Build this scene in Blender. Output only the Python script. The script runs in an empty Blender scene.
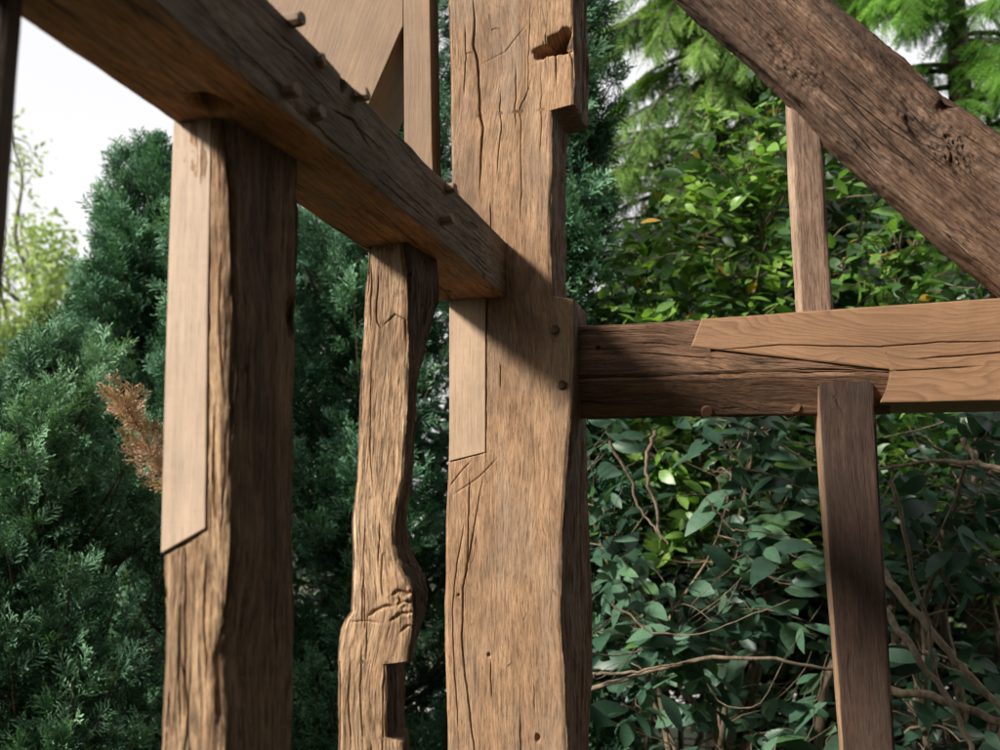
import bpy, math, random
import numpy as np
from mathutils import Vector, Matrix

# ------------------------------------------------------------------ scene, camera
scene = bpy.context.scene
COL = scene.collection
F = 1150.0                       # focal length in pixels of a 1000 px wide picture
EYE = np.array([0.0, 0.0, 1.6])
PSI = math.radians(14.97)        # heading, left of +Y
TH = math.radians(8.65)          # pitch, up
H_ = np.array([-math.sin(PSI), math.cos(PSI), 0.0])
RT = np.array([math.cos(PSI), math.sin(PSI), 0.0])
FW = H_ * math.cos(TH) + np.array([0, 0, math.sin(TH)])
UP = -H_ * math.sin(TH) + np.array([0, 0, math.cos(TH)])


def ray(px, py):
    return FW + RT * ((px - 500) / F) + UP * ((375 - py) / F)


def atY(px, py, Y):
    d = ray(px, py); return EYE + d * (Y / d[1])


def atX(px, py, X):
    d = ray(px, py); return EYE + d * (X / d[0])


def X_at(px, Y, Z):
    a = (px - 500) / F; z = Z - EYE[2]
    return (a * (Y * FW[1] + z * FW[2]) - Y * RT[1]) / (RT[0] - a * FW[0])


def Z_at(py, X, Y):
    b = (375 - py) / F
    return EYE[2] + (b * (X * FW[0] + Y * FW[1]) - X * UP[0] - Y * UP[1]) / (UP[2] - b * FW[2])


def proj(P):
    q = np.asarray(P) - EYE; z = q @ FW
    return 500 + F * (q @ RT) / z, 375 - F * (q @ UP) / z


# ------------------------------------------------------------------ numpy noise
def _hash(i, j, k, s):
    h = (i.astype(np.uint32) * np.uint32(374761393) + j.astype(np.uint32) * np.uint32(668265263)
         + k.astype(np.uint32) * np.uint32(2147483647) + np.uint32((s * 974711 + 12345) & 0xffffffff))
    h = (h ^ (h >> np.uint32(13))) * np.uint32(1274126177)
    h = (h ^ (h >> np.uint32(16))) * np.uint32(2246822519)
    h = h ^ (h >> np.uint32(15))
    return (h & np.uint32(0xffffff)).astype(np.float64) / 16777215.0


def vnoise(p, s=0):
    f = np.floor(p); i = f.astype(np.int64); u = p - f
    u = u * u * u * (u * (u * 6 - 15) + 10)
    out = np.zeros(len(p))
    for a in (0, 1):
        wa = u[:, 0] if a else 1 - u[:, 0]
        for b in (0, 1):
            wb = u[:, 1] if b else 1 - u[:, 1]
            for c in (0, 1):
                wc = u[:, 2] if c else 1 - u[:, 2]
                out += wa * wb * wc * _hash(i[:, 0] + a, i[:, 1] + b, i[:, 2] + c, s)
    return out - 0.5


def fbm(p, s=0, o=4, g=0.5):
    t = np.zeros(len(p)); a = 1.0
    for k in range(o):
        t += a * vnoise(p * (2.03 ** k) + 17.3 * k, s + k); a *= g
    return t


# ------------------------------------------------------------------ object helpers
WORLD = {}                     # world place of every object's origin


def make_mesh(name, verts, faces, mat, parent=None, attrs=None, smooth=True, origin=None):
    """faces: list of int arrays (M x 3 or M x 4)."""
    verts = np.asarray(verts, np.float64)
    og = np.zeros(3) if origin is None else np.asarray(origin, float)
    if parent is not None: og = WORLD[parent.name]
    me = bpy.data.meshes.new(name)
    me.vertices.add(len(verts))
    me.vertices.foreach_set('co', (verts - og).astype(np.float32).ravel())
    loops = np.concatenate([np.asarray(f, np.int32).ravel() for f in faces])
    tot = np.concatenate([np.full(len(f), np.asarray(f).shape[1], np.int32) for f in faces])
    start = np.concatenate([[0], np.cumsum(tot)[:-1]]).astype(np.int32)
    me.loops.add(len(loops)); me.loops.foreach_set('vertex_index', loops)
    me.polygons.add(len(tot)); me.polygons.foreach_set('loop_start', start)
    me.polygons.foreach_set('loop_total', tot)
    me.polygons.foreach_set('use_smooth', np.full(len(tot), smooth, bool))
    for k, v in (attrs or {}).items():
        v = np.asarray(v, np.float32)
        if v.ndim == 2:
            a = me.attributes.new(k, 'FLOAT_VECTOR', 'POINT'); a.data.foreach_set('vector', v.ravel())
        else:
            a = me.attributes.new(k, 'FLOAT', 'POINT'); a.data.foreach_set('value', v)
    me.update(calc_edges=True)
    me.materials.append(mat)
    o = bpy.data.objects.new(name, me); COL.objects.link(o)
    WORLD[o.name] = og
    if parent is not None: o.parent = parent           # same origin as the thing it belongs to
    else: o.location = og
    return o


def empty(name, loc):
    o = bpy.data.objects.new(name, None); COL.objects.link(o)
    o.location = loc; o.empty_display_size = 0.1; WORLD[o.name] = np.array(loc, float)
    return o


def tag(o, label=None, cat=None, group=None, kind=None):
    if label: o['label'] = label
    if cat: o['category'] = cat
    if group: o['group'] = group
    if kind: o['kind'] = kind
    return o


# ------------------------------------------------------------------ materials
class NT:
    def __init__(self, name):
        self.m = bpy.data.materials.new(name); self.m.use_nodes = True
        self.t = self.m.node_tree; self.t.nodes.clear()
        self.out = self.t.nodes.new('ShaderNodeOutputMaterial')

    def n(self, typ, ins=None, **props):
        nd = self.t.nodes.new('ShaderNode' + typ)
        for k, v in props.items(): setattr(nd, k, v)
        for k, v in (ins or {}).items():
            s = nd.inputs[k]
            if isinstance(v, bpy.types.NodeSocket): self.t.links.new(v, s)
            else:
                if hasattr(s.default_value, '__len__') and len(s.default_value) == 4 and len(v) == 3: v = (*v, 1)
                s.default_value = v
        return nd

    def attr(self, name, what='Vector'):
        return self.n('Attribute', attribute_name=name).outputs[what]

    def noise(self, vec, sc, detail=4, rough=0.55, scale=1.0, dist=0.0, out='Fac'):
        mp = self.n('Mapping', {'Vector': vec, 'Scale': sc})
        nz = self.n('TexNoise', {'Vector': mp.outputs[0], 'Scale': scale, 'Detail': detail, 'Roughness': rough, 'Distortion': dist})
        return nz.outputs[out]

    def ramp(self, fac, stops, interp='LINEAR'):
        r = self.n('ValToRGB', {'Fac': fac}); cr = r.color_ramp; cr.interpolation = interp
        while len(cr.elements) < len(stops): cr.elements.new(0.5)
        for e, (p, c) in zip(cr.elements, stops):
            e.position = p; e.color = (*c, 1) if hasattr(c, '__len__') else (c, c, c, 1)
        return r.outputs[0]

    def mix(self, fac, a, b, mode='MIX'):
        nd = self.n('Mix', data_type='RGBA', blend_type=mode)
        for idx, v in ((0, fac), (6, a), (7, b)):
            s = nd.inputs[idx]
            if isinstance(v, bpy.types.NodeSocket): self.t.links.new(v, s)
            else: s.default_value = v if idx == 0 else (*v, 1)
        return nd.outputs[2]

    def math(self, op, a, b=0.0, c=0.0):
        nd = self.n('Math', operation=op)
        for s, v in zip(nd.inputs, (a, b, c)):
            if isinstance(v, bpy.types.NodeSocket): self.t.links.new(v, s)
            else: s.default_value = v
        return nd.outputs[0]

    def finish(self, sh):
        self.t.links.new(sh, self.out.inputs[0]); return self.m


def old_oak(name, dark, mid, light, stain=(0.03, 0.018, 0.011), stain_amt=0.6, seed=0.0, grey=0.15, crackw=0.022, bump=0.8, fib_scale=1.0, con=1.0, stroke_amt=0.6, fresh_lit=None):
    t = NT(name)
    g0 = t.attr('grain')
    g0 = t.n('VectorMath', {0: g0, 1: (seed * 1.7, seed * 0.9, seed * 3.1)}, operation='ADD').outputs[0]
    wv = t.noise(g0, (7, 7, 2.2), 2, 0.5, out='Color')
    w2 = t.n('VectorMath', {0: wv, 1: (0.5, 0.5, 0.5)}, operation='SUBTRACT').outputs[0]
    w3 = t.n('VectorMath', {0: w2, 'Scale': 0.035}, operation='SCALE').outputs[0]
    g = t.n('VectorMath', {0: g0, 1: w3}, operation='ADD').outputs[0]
    fs = fib_scale
    fib = t.noise(g, (95 * fs, 95 * fs, 6.0), 8, 0.72)
    band = t.noise(g, (22, 22, 1.4), 3, 0.5)
    fine = t.noise(g, (380, 380, 26), 3, 0.65)
    spk = t.noise(g, (330, 330, 60), 3, 0.6)
    st = t.noise(g0, (6, 6, 1.7), 5, 0.62)
    gr = t.noise(g0, (9, 9, 2.5), 4, 0.6)
    comb = t.math('ADD', t.math('MULTIPLY', fib, 0.6), t.math('MULTIPLY', band, 0.4))
    base = t.ramp(comb, [(0.5 - .14 / con, dark), (0.50, mid), (0.5 + .14 / con, light)])
    if fresh_lit:                                               # sawn faces paler than weathered ones, sun and shade contrast put into the colour
        base = t.mix(t.attr('fresh_lit', 'Fac'), base, t.ramp(comb, [(0.5 - .14 / con, fresh_lit[0]), (0.50, fresh_lit[1]), (0.5 + .14 / con, fresh_lit[2])]))
    blot = t.noise(g0, (3.2, 3.2, 2.4), 4, 0.6)
    base = t.mix(0.6, base, t.ramp(blot, [(0.36, (0.62, 0.56, 0.52)), (0.5, (1.0, 0.97, 0.96)), (0.66, (1.12, 1.10, 1.08))]), 'MULTIPLY')
    base = t.mix(0.75, base, t.ramp(fine, [(0.34, 0.45), (0.52, 1.0), (0.68, 1.25)]), 'MULTIPLY')
    base = t.mix(0.65, base, t.ramp(spk, [(0.30, 0.25), (0.42, 1.0)]), 'MULTIPLY')
    stroke = t.noise(g, (210, 210, 15), 4, 0.66)
    sm = t.ramp(stroke, [(0.36, 1.0), (0.46, 0.0)])
    base = t.mix(t.math('MULTIPLY', sm, stroke_amt), base, tuple(c * 0.42 for c in dark))
    base = t.mix(0.5, base, t.ramp(t.noise(g0, (16, 16, 9), 5, 0.65), [(0.3, 0.6), (0.7, 1.35)]), 'MULTIPLY')
    base = t.mix(t.math('MULTIPLY', t.ramp(gr, [(0.48, 0.0), (0.66, 1.0)]), grey), base, (0.22, 0.19, 0.16))
    base = t.mix(t.math('MULTIPLY', t.ramp(st, [(0.5, 0.0), (0.68, 1.0)]), stain_amt), base, stain)
    # drying checks: thin lines that run with the grain and come and go
    mp = t.n('Mapping', {'Vector': g, 'Scale': (30, 30, 0.9)})
    vo = t.n('TexVoronoi', {'Vector': mp.outputs[0], 'Scale': 1.0}, feature='DISTANCE_TO_EDGE')
    ck = t.ramp(vo.outputs['Distance'], [(0.0, 1.0), (crackw, 0.0)])
    gate = t.ramp(t.noise(g0, (14, 14, 5), 3), [(0.5, 0.0), (0.58, 1.0)])
    ck = t.math('MULTIPLY', ck, gate)
    base = t.mix(t.math('MULTIPLY', ck, 0.85), base, (0.012, 0.008, 0.006))
    h = t.math('ADD', t.math('MULTIPLY', fib, 0.7), t.math('MULTIPLY', fine, 0.35))
    h = t.math('ADD', h, t.math('MULTIPLY', spk, 0.25))
    h = t.math('SUBTRACT', h, t.math('MULTIPLY', ck, 1.2))
    h = t.math('SUBTRACT', h, t.math('MULTIPLY', sm, 0.35))
    bp = t.n('Bump', {'Height': h, 'Distance': 0.004, 'Strength': bump})
    ro = t.ramp(fib, [(0.3, 0.9), (0.7, 0.68)])
    p = t.n('BsdfPrincipled', {'Base Color': base, 'Roughness': ro, 'Specular IOR Level': 0.3, 'Normal': bp.outputs[0]})
    return t.finish(p.outputs[0])


def new_oak(name, early, late, pith=(0.05, 0.16), ring=0.0075, seed=0.0, stain_amt=0.25, bump=0.3, contrast=0.6, warp=0.016, saw_amt=0.15):
    t = NT(name)
    g0 = t.attr('grain')
    gs = t.n('VectorMath', {0: g0, 1: (seed * 1.3, seed * 0.7, seed * 2.9)}, operation='ADD').outputs[0]
    wv = t.noise(gs, (5, 5, 1.6), 3, 0.5, out='Color')
    w2 = t.n('VectorMath', {0: wv, 1: (0.5, 0.5, 0.5)}, operation='SUBTRACT').outputs[0]
    g = t.n('VectorMath', {0: g0, 1: t.n('VectorMath', {0: w2, 'Scale': warp * 5}, operation='SCALE').outputs[0]}, operation='ADD').outputs[0]
    sp = t.n('SeparateXYZ', {0: g})
    dx = t.math('SUBTRACT', sp.outputs[0], pith[0]); dy = t.math('SUBTRACT', sp.outputs[1], pith[1])
    r = t.math('SQRT', t.math('ADD', t.math('MULTIPLY', dx, dx), t.math('MULTIPLY', dy, dy)))
    fr = t.math('FRACT', t.math('DIVIDE', r, ring))
    rg = t.ramp(fr, [(0.0, 0.0), (0.62, 0.45), (0.86, 1.0), (1.0, 0.0)])
    rg = t.math('MULTIPLY', rg, t.ramp(t.noise(g0, (12, 12, 3), 3), [(0.3, 0.45), (0.65, 1.0)]))
    fib = t.noise(gs, (120, 120, 3), 6, 0.62)
    fine = t.noise(gs, (520, 520, 22), 2, 0.6)
    big = t.noise(gs, (5, 5, 1.2), 4, 0.6)
    base = t.mix(t.math('MULTIPLY', rg, contrast), early, late)
    base = t.mix(0.6, base, t.ramp(fib, [(0.3, 0.72), (0.55, 1.0), (0.75, 1.15)]), 'MULTIPLY')
    base = t.mix(0.55, base, t.ramp(fine, [(0.3, 0.5), (0.46, 1.0)]), 'MULTIPLY')
    base = t.mix(t.math('MULTIPLY', t.ramp(big, [(0.45, 0.0), (0.7, 1.0)]), stain_amt), base, tuple(c * 0.5 for c in late))
    saw = t.noise(gs, (6, 6, 330), 2, 0.5)
    base = t.mix(saw_amt, base, t.ramp(saw, [(0.35, 0.8), (0.6, 1.08)]), 'MULTIPLY')
    base = t.mix(0.5, base, t.ramp(t.noise(gs, (14, 14, 8), 5, 0.65), [(0.3, 0.72), (0.7, 1.2)]), 'MULTIPLY')
    h = t.math('ADD', t.math('MULTIPLY', fine, 0.4), t.math('MULTIPLY', saw, 0.35))
    h = t.math('SUBTRACT', h, t.math('MULTIPLY', rg, 0.3))
    bp = t.n('Bump', {'Height': h, 'Distance': 0.002, 'Strength': bump})
    p = t.n('BsdfPrincipled', {'Base Color': base, 'Roughness': 0.62, 'Specular IOR Level': 0.3, 'Normal': bp.outputs[0]})
    return t.finish(p.outputs[0])


def leaf_mat(name, stops, transl=0.3, rough=0.5, spec=0.3, tcol=1.6, vein=False):
    t = NT(name)
    a = t.attr('rnd', 'Fac')
    c = t.ramp(a, stops)
    pos = t.n('NewGeometry').outputs['Position']
    nz = t.noise(pos, (60, 60, 60), 3)
    c = t.mix(0.5, c, t.ramp(nz, [(0.3, 0.65), (0.7, 1.3)]), 'MULTIPLY')
    p = t.n('BsdfPrincipled', {'Base Color': c, 'Roughness': rough, 'Specular IOR Level': spec})
    tc = t.mix(1.0, c, (tcol, tcol * 1.1, tcol * 0.55), 'MULTIPLY')
    tr = t.n('BsdfTranslucent', {'Color': tc})
    mx = t.n('MixShader', {'Fac': transl, 1: p.outputs[0], 2: tr.outputs[0]})
    return t.finish(mx.outputs[0])


def bark_mat(name, dark, light, sc=30):
    t = NT(name)
    pos = t.n('NewGeometry').outputs['Position']
    a = t.noise(pos, (sc, sc, sc * 0.4), 6, 0.65)
    b = t.noise(pos, (6, 6, 3), 3)
    c = t.ramp(a, [(0.32, dark), (0.68, light)])
    c = t.mix(t.ramp(b, [(0.45, 0.0), (0.7, 0.6)]), c, (0.05, 0.06, 0.03))
    bp = t.n('Bump', {'Height': a, 'Distance': 0.01, 'Strength': 0.7})
    p = t.n('BsdfPrincipled', {'Base Color': c, 'Roughness': 0.85, 'Normal': bp.outputs[0], 'Specular IOR Level': 0.25})
    return t.finish(p.outputs[0])


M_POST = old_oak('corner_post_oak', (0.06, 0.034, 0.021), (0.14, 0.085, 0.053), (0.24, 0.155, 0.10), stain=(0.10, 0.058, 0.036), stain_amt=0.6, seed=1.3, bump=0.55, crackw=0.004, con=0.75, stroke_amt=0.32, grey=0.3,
                 fresh_lit=((0.225, 0.125, 0.066), (0.35, 0.214, 0.119), (0.43, 0.278, 0.162)))
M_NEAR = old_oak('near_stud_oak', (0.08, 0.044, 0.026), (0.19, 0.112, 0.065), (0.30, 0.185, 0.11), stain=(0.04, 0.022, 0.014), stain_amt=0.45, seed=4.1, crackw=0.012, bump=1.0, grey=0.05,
                 fresh_lit=((0.20, 0.108, 0.055), (0.44, 0.288, 0.166), (0.58, 0.40, 0.248)))
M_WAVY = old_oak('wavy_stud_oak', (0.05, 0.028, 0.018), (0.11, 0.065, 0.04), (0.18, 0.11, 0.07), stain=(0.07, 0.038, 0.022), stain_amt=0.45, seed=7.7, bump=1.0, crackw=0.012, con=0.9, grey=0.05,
                 fresh_lit=((0.20, 0.106, 0.055), (0.44, 0.284, 0.163), (0.57, 0.392, 0.24)))
M_PLATE = old_oak('plate_oak', (0.085, 0.055, 0.036), (0.18, 0.125, 0.085), (0.26, 0.19, 0.135), stain=(0.05, 0.03, 0.02), stain_amt=0.5, seed=2.2, grey=0.45, stroke_amt=0.45,
                  fresh_lit=((0.25, 0.095, 0.038), (0.47, 0.21, 0.09), (0.60, 0.30, 0.14)))
M_RAIL = old_oak('rail_oak', (0.08, 0.041, 0.022), (0.175, 0.095, 0.053), (0.26, 0.15, 0.086), stain=(0.035, 0.017, 0.01), stain_amt=0.5, seed=5.9, grey=0.05)
M_BRACE = old_oak('brace_oak', (0.05, 0.027, 0.016), (0.125, 0.071, 0.043), (0.21, 0.129, 0.081), stain_amt=0.6, seed=9.4, grey=0.08, bump=1.0, fib_scale=0.7)
M_STUD = old_oak('dark_stud_oak', (0.030, 0.016, 0.010), (0.05, 0.027, 0.017), (0.075, 0.042, 0.027), stain_amt=0.4, seed=3.3, grey=0.05, bump=0.5, con=0.7, stroke_amt=0.3, fresh_lit=((0.2, 0.12, 0.07), (0.34, 0.21, 0.125), (0.42, 0.28, 0.17)))
M_UPST = old_oak('upper_stud_oak', (0.12, 0.07, 0.045), (0.21, 0.135, 0.09), (0.29, 0.195, 0.135), stain_amt=0.5, seed=6.1, con=0.8, stroke_amt=0.3, fresh_lit=((0.3, 0.21, 0.14), (0.45, 0.32, 0.22), (0.5, 0.37, 0.26)))
M_PATCH = new_oak('patch_oak', (0.52, 0.385, 0.28), (0.42, 0.30, 0.205), pith=(0.02, 0.3), ring=0.008, seed=0.4, contrast=0.4, stain_amt=0.0, saw_amt=0.08, warp=0.003)
M_PATCH2 = new_oak('post_patch_oak', (0.45, 0.315, 0.205), (0.36, 0.243, 0.15), pith=(-0.2, 0.2), ring=0.012, seed=2.4, contrast=0.4, stain_amt=0.0, saw_amt=0.1, warp=0.003)
M_SCARF = new_oak('scarf_oak', (0.30, 0.165, 0.086), (0.14, 0.07, 0.035), pith=(-0.10, 0.05), ring=0.0062, seed=1.1, contrast=0.7, warp=0.026)
M_PALE = new_oak('upper_oak', (0.27, 0.17, 0.098), (0.17, 0.102, 0.056), pith=(0.22, 0.12), ring=0.012, seed=3.4, contrast=0.5)
M_PEG = new_oak('peg_oak', (0.25, 0.165, 0.10), (0.16, 0.10, 0.06), ring=0.004, seed=5.4)
M_PEGR = new_oak('rail_peg_oak', (0.20, 0.105, 0.06), (0.12, 0.062, 0.034), ring=0.004, seed=6.4)
M_PEGD = old_oak('old_peg_oak', (0.07, 0.042, 0.027), (0.14, 0.085, 0.055), (0.2, 0.13, 0.085), seed=8.1)


# ------------------------------------------------------------------ timbers
def polyline_dist(u, w, pl):
    """distance of points (u, w) to a polyline and the parameter 0..1 along it"""
    best = np.full(len(u), 1e9); tp = np.zeros(len(u)); n = len(pl) - 1
    for k in range(n):
        a = np.array(pl[k]); b = np.array(pl[k + 1]); d = b - a; L2 = max(d @ d, 1e-12)
        t = np.clip(((u - a[0]) * d[0] + (w - a[1]) * d[1]) / L2, 0, 1)
        dd = np.hypot(u - a[0] - t * d[0], w - a[1] - t * d[1])
        m = dd < best; best[m] = dd[m]; tp[m] = (k + t[m]) / n
    return best, tp


def timber(name, rows, mat, parent=None, res=0.003, seed=0, wane=0.004, fibre=0.0012, arris=0.008, chip=0.006,
           cracks=(), dents=(), bumps=(), origin=None, fres=None, knots=(), grain_axes=None, rough=0.0, side_rough=None, fresh_lit=(), crack_jit=0.004, checks=0):
    """rows: list of 4 corner points (front a, front b, back b, back a); the length runs from row to row.
    cracks/dents lie on side 0 and are polylines/points in world coordinates."""
    R = np.array(rows, float)                                  # n,4,3
    C = R.mean(axis=1)
    axis = C[-1] - C[0]; axis /= np.linalg.norm(axis)
    s = (C - C[0]) @ axis
    for i in range(1, len(s)):                                 # strictly growing stations
        if s[i] <= s[i - 1] + 2e-4: s[i] = s[i - 1] + 2e-4
    vis = np.array([(-60 < proj(c)[1] < 820 and -60 < proj(c)[0] < 1060 and (c - EYE) @ FW > 0.3) for c in C])
    st = [s[0]]
    for i in range(len(s) - 1):
        L = s[i + 1] - s[i]; step = res if (vis[i] or vis[i + 1]) else 0.03
        n = max(1, int(math.ceil(L / step)))
        st += list(s[i] + L * (np.arange(1, n + 1) / n))
    st = np.array(st); N = len(st)
    K = np.empty((N, 4, 3))
    for c in range(4):
        for d in range(3):
            K[:, c, d] = np.interp(st, s, R[:, c, d])
    wid = [np.linalg.norm(K[:, (c + 1) % 4] - K[:, c], axis=1).max() for c in range(4)]
    rs = [fres or res, res * 1.3, res * 4, res * 2.5]
    ns = [max(6, int(math.ceil(wid[c] / rs[c]))) for c in range(4)]
    P = []; Nn = []; side = []; edge = []
    ax = np.broadcast_to(axis, (N, 3))
    fn = []
    for c in range(4):
        e = K[:, (c + 1) % 4] - K[:, c]
        nrm = np.cross(e, ax); nrm /= np.linalg.norm(nrm, axis=1)[:, None] + 1e-12
        mid = (K[:, c] + K[:, (c + 1) % 4]) / 2 - K.mean(axis=1)
        sg = np.sign((nrm * mid).sum(1)); sg[sg == 0] = 1
        fn.append(nrm * sg[:, None])
    for c in range(4):
        a = K[:, c]; b = K[:, (c + 1) % 4]; w = np.linalg.norm(b - a, axis=1)
        q = np.arange(ns[c]) / ns[c]
        pts = a[:, None] + (b - a)[:, None] * q[None, :, None]
        d0 = q[None] * w[:, None]; d1 = (1 - q)[None] * w[:, None]
        nn = np.broadcast_to(fn[c][:, None], pts.shape).copy()
        rr = arris
        k0 = np.clip(1 - d0 / rr, 0, 1)[..., None] * 0.5; k1 = np.clip(1 - d1 / rr, 0, 1)[..., None] * 0.5
        nn = nn * (1 - k0 - k1) + fn[(c - 1) % 4][:, None] * k0 + fn[(c + 1) % 4][:, None] * k1
        nn /= np.linalg.norm(nn, axis=2)[..., None] + 1e-9
        P.append(pts); Nn.append(nn); side.append(np.full(pts.shape[:2], c)); edge.append(np.minimum(d0, d1))
    P = np.concatenate(P, 1); Nn = np.concatenate(Nn, 1); side = np.concatenate(side, 1); edge = np.concatenate(edge, 1)
    M = P.shape[1]
    Pf = P.reshape(-1, 3); Nf = Nn.reshape(-1, 3); sf = side.ravel(); ef = edge.ravel()
    # grain coordinates
    if grain_axes is None:
        e1 = np.array([1.0, 0, 0]); e1 = e1 - axis * (e1 @ axis)
        if np.linalg.norm(e1) < 0.3: e1 = np.array([0, 0, 1.0]) - axis * axis[2]
        e1 /= np.linalg.norm(e1); e2 = np.cross(axis, e1)
    else: e1, e2 = grain_axes
    cen = np.repeat(C[0] + st[:, None] * axis, M, axis=0)
    cc = K.mean(axis=1); csm = cc.copy()
    k = max(3, int(0.12 / res)); ker = np.ones(2 * k + 1) / (2 * k + 1)
    for d in range(3): csm[:, d] = np.convolve(np.pad(cc[:, d], k, mode='edge'), ker, 'valid')
    cen = np.repeat(csm, M, axis=0)
    rel = Pf - cen
    G = np.stack([rel @ e1, rel @ e2, np.repeat(st, M)], 1)
    for (kp, kr, ks) in knots:                                  # grain swirls round a knot
        kp = np.asarray(kp, float); dv = Pf - kp; du = dv @ e1; dw = dv @ axis
        fal = np.exp(-(du ** 2 + (dw / 2.0) ** 2) / (kr ** 2))
        G[:, 0] += ks * fal * np.sign(du) * 0.6; G[:, 2] += ks * fal * 2.0
    # displacement
    sd = seed * 11
    d = wane * fbm(G * np.array([9, 9, 2.2]), sd, 4) * 1.6
    d += fibre * (fbm(G * np.array([170, 170, 13]), sd + 9, 2) + 0.8 * fbm(G * np.array([60, 60, 5]), sd + 19, 2))
    if rough: d += rough * fbm(G * np.array([34, 34, 16]), sd + 71, 5, 0.62)
    for k_, a_ in (side_rough or {}).items():
        d += np.where(sf == k_, a_ * fbm(G * np.array([95, 95, 9]), sd + 81, 4, 0.6), 0)
    near = np.clip(1 - ef / (arris * 1.8), 0, 1)
    cn = 0.5 + fbm(np.stack([sf * 3.0 + 0 * ef, 0 * ef, G[:, 2] * 9], 1), sd + 31, 4)
    d -= near * (arris * 0.45 + chip * 1.6 * np.clip(cn, 0, 2))
    u = (Pf - C[0]) @ e1; w = (Pf - C[0]) @ axis
    rgc = np.random.default_rng(seed + 500); cracks = list(cracks)
    if checks:
        zi = np.where(vis)[0]; lo_, hi_ = s[zi[0]], s[zi[-1]]
        for _ in range(checks):
            sc_ = rgc.uniform(lo_, hi_); k_ = np.argmin(np.abs(st - sc_)); f_ = rgc.uniform(.08, .92); L_ = rgc.uniform(.03, .16)
            c0_ = K[k_, 0] * (1 - f_) + K[k_, 1] * f_; sk_ = rgc.normal(0, .02)
            cracks.append(([c0_ + axis * L_ * v_ + e1 * sk_ * L_ * v_ for v_ in (-1, 0, 1)], rgc.uniform(.0014, .0024), rgc.uniform(.003, .007)))
    for (pl, wd, dep) in cracks:
        p2 = [((np.asarray(q) - C[0]) @ e1, (np.asarray(q) - C[0]) @ axis) for q in pl]
        wlo, whi = min(q[1] for q in p2) - .02, max(q[1] for q in p2) + .02
        ii = np.where((sf == 0) & (w > wlo) & (w < whi))[0]
        if not len(ii): continue
        wi = w[ii]
        jit = crack_jit * fbm(np.stack([wi * 22, wi * 0, wi * 0 + 3.3], 1), sd + 41, 3)
        dd, tp = polyline_dist(u[ii] + jit, wi, p2)
        wd = wd * 0.62; env = np.clip(np.sin(np.clip(tp, 0.02, 0.98) * math.pi) * 1.6, 0, 1)
        d[ii] -= dep * env * np.exp(-(dd / (wd * (0.35 + 0.65 * env))) ** 2)
    for (q, ru, rw, dep, sd_) in dents:
        q = np.asarray(q, float); du = (Pf - q) @ e1; dw = (Pf - q) @ axis; dv = (Pf - q) @ e2
        nz = 1 + 0.9 * fbm(G * np.array([45, 45, 30]), sd + 51, 3)
        if sd_ == 0: rr2 = (du / ru) ** 2 + (dw / rw) ** 2
        else: rr2 = (dv / ru) ** 2 + (dw / rw) ** 2
        d -= np.where(sf == sd_, dep * np.exp(-(rr2 * nz) ** 2), 0)
    for (q, ru, rw, hgt, fr) in bumps:                           # knobbly burrs
        q = np.asarray(q, float); du = (Pf - q) @ e1; dw = (Pf - q) @ axis
        fal = np.exp(-((du / ru) ** 2 + (dw / rw) ** 2))
        d += fal * hgt * (0.6 + 2.0 * fbm(G * fr, sd + 61, 4))
    V = Pf + Nf * d[:, None]
    idx = np.arange(N * M).reshape(N, M)
    a = idx[:-1]; b = idx[1:]
    Q = np.stack([a, np.roll(a, -1, 1), np.roll(b, -1, 1), b], 2).reshape(-1, 4)
    c0 = V[:M].mean(0); c1 = V[-M:].mean(0)
    V = np.vstack([V, c0, c1]); G = np.vstack([G, [0, 0, st[0]], [0, 0, st[-1]]])
    n0 = N * M
    i0 = idx[0]; i1 = idx[-1]
    T = np.concatenate([np.stack([np.roll(i0, -1), i0, np.full(M, n0)], 1), np.stack([i1, np.roll(i1, -1), np.full(M, n0 + 1)], 1)])
    # consistent outward winding
    tri = V[Q[0]]
    fnm = np.cross(tri[1] - tri[0], tri[2] - tri[0])
    if fnm @ Nf[0] < 0: Q = Q[:, ::-1]; T = T[:, ::-1]
    return make_mesh(name, V, [Q, T], mat, parent, {'grain': G, 'fresh_lit': np.concatenate([np.isin(sf, fresh_lit).astype(float), [0, 0]])}, True, origin)


def upright(rows, Y, dep, Zb=0.0, Zt=None, **kw):
    """corner rows of an upright timber from pixel rows (y, fl, fr, br, bl), top to bottom; br/bl None = square"""
    out = []
    for (y, fl, fr, br, bl) in rows:
        Z = atY((fl + fr) / 2, y, Y)[2]
        FL = np.array([X_at(fl, Y, Z), Y, Z]); FR = np.array([X_at(fr, Y, Z), Y, Z])
        BR = np.array([X_at(br, Y + dep, Z) if br is not None else FR[0], Y + dep, Z])
        BL = np.array([X_at(bl, Y + dep, Z) if bl is not None else FL[0], Y + dep, Z])
        out.append([FL, FR, BR, BL])
    if Zt is not None:
        out.insert(0, [np.array([p[0], p[1], Zt]) for p in out[0]])
    if Zb is not None:
        out.append([np.array([p[0], p[1], Zb]) for p in out[-1]])
    return out


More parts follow.
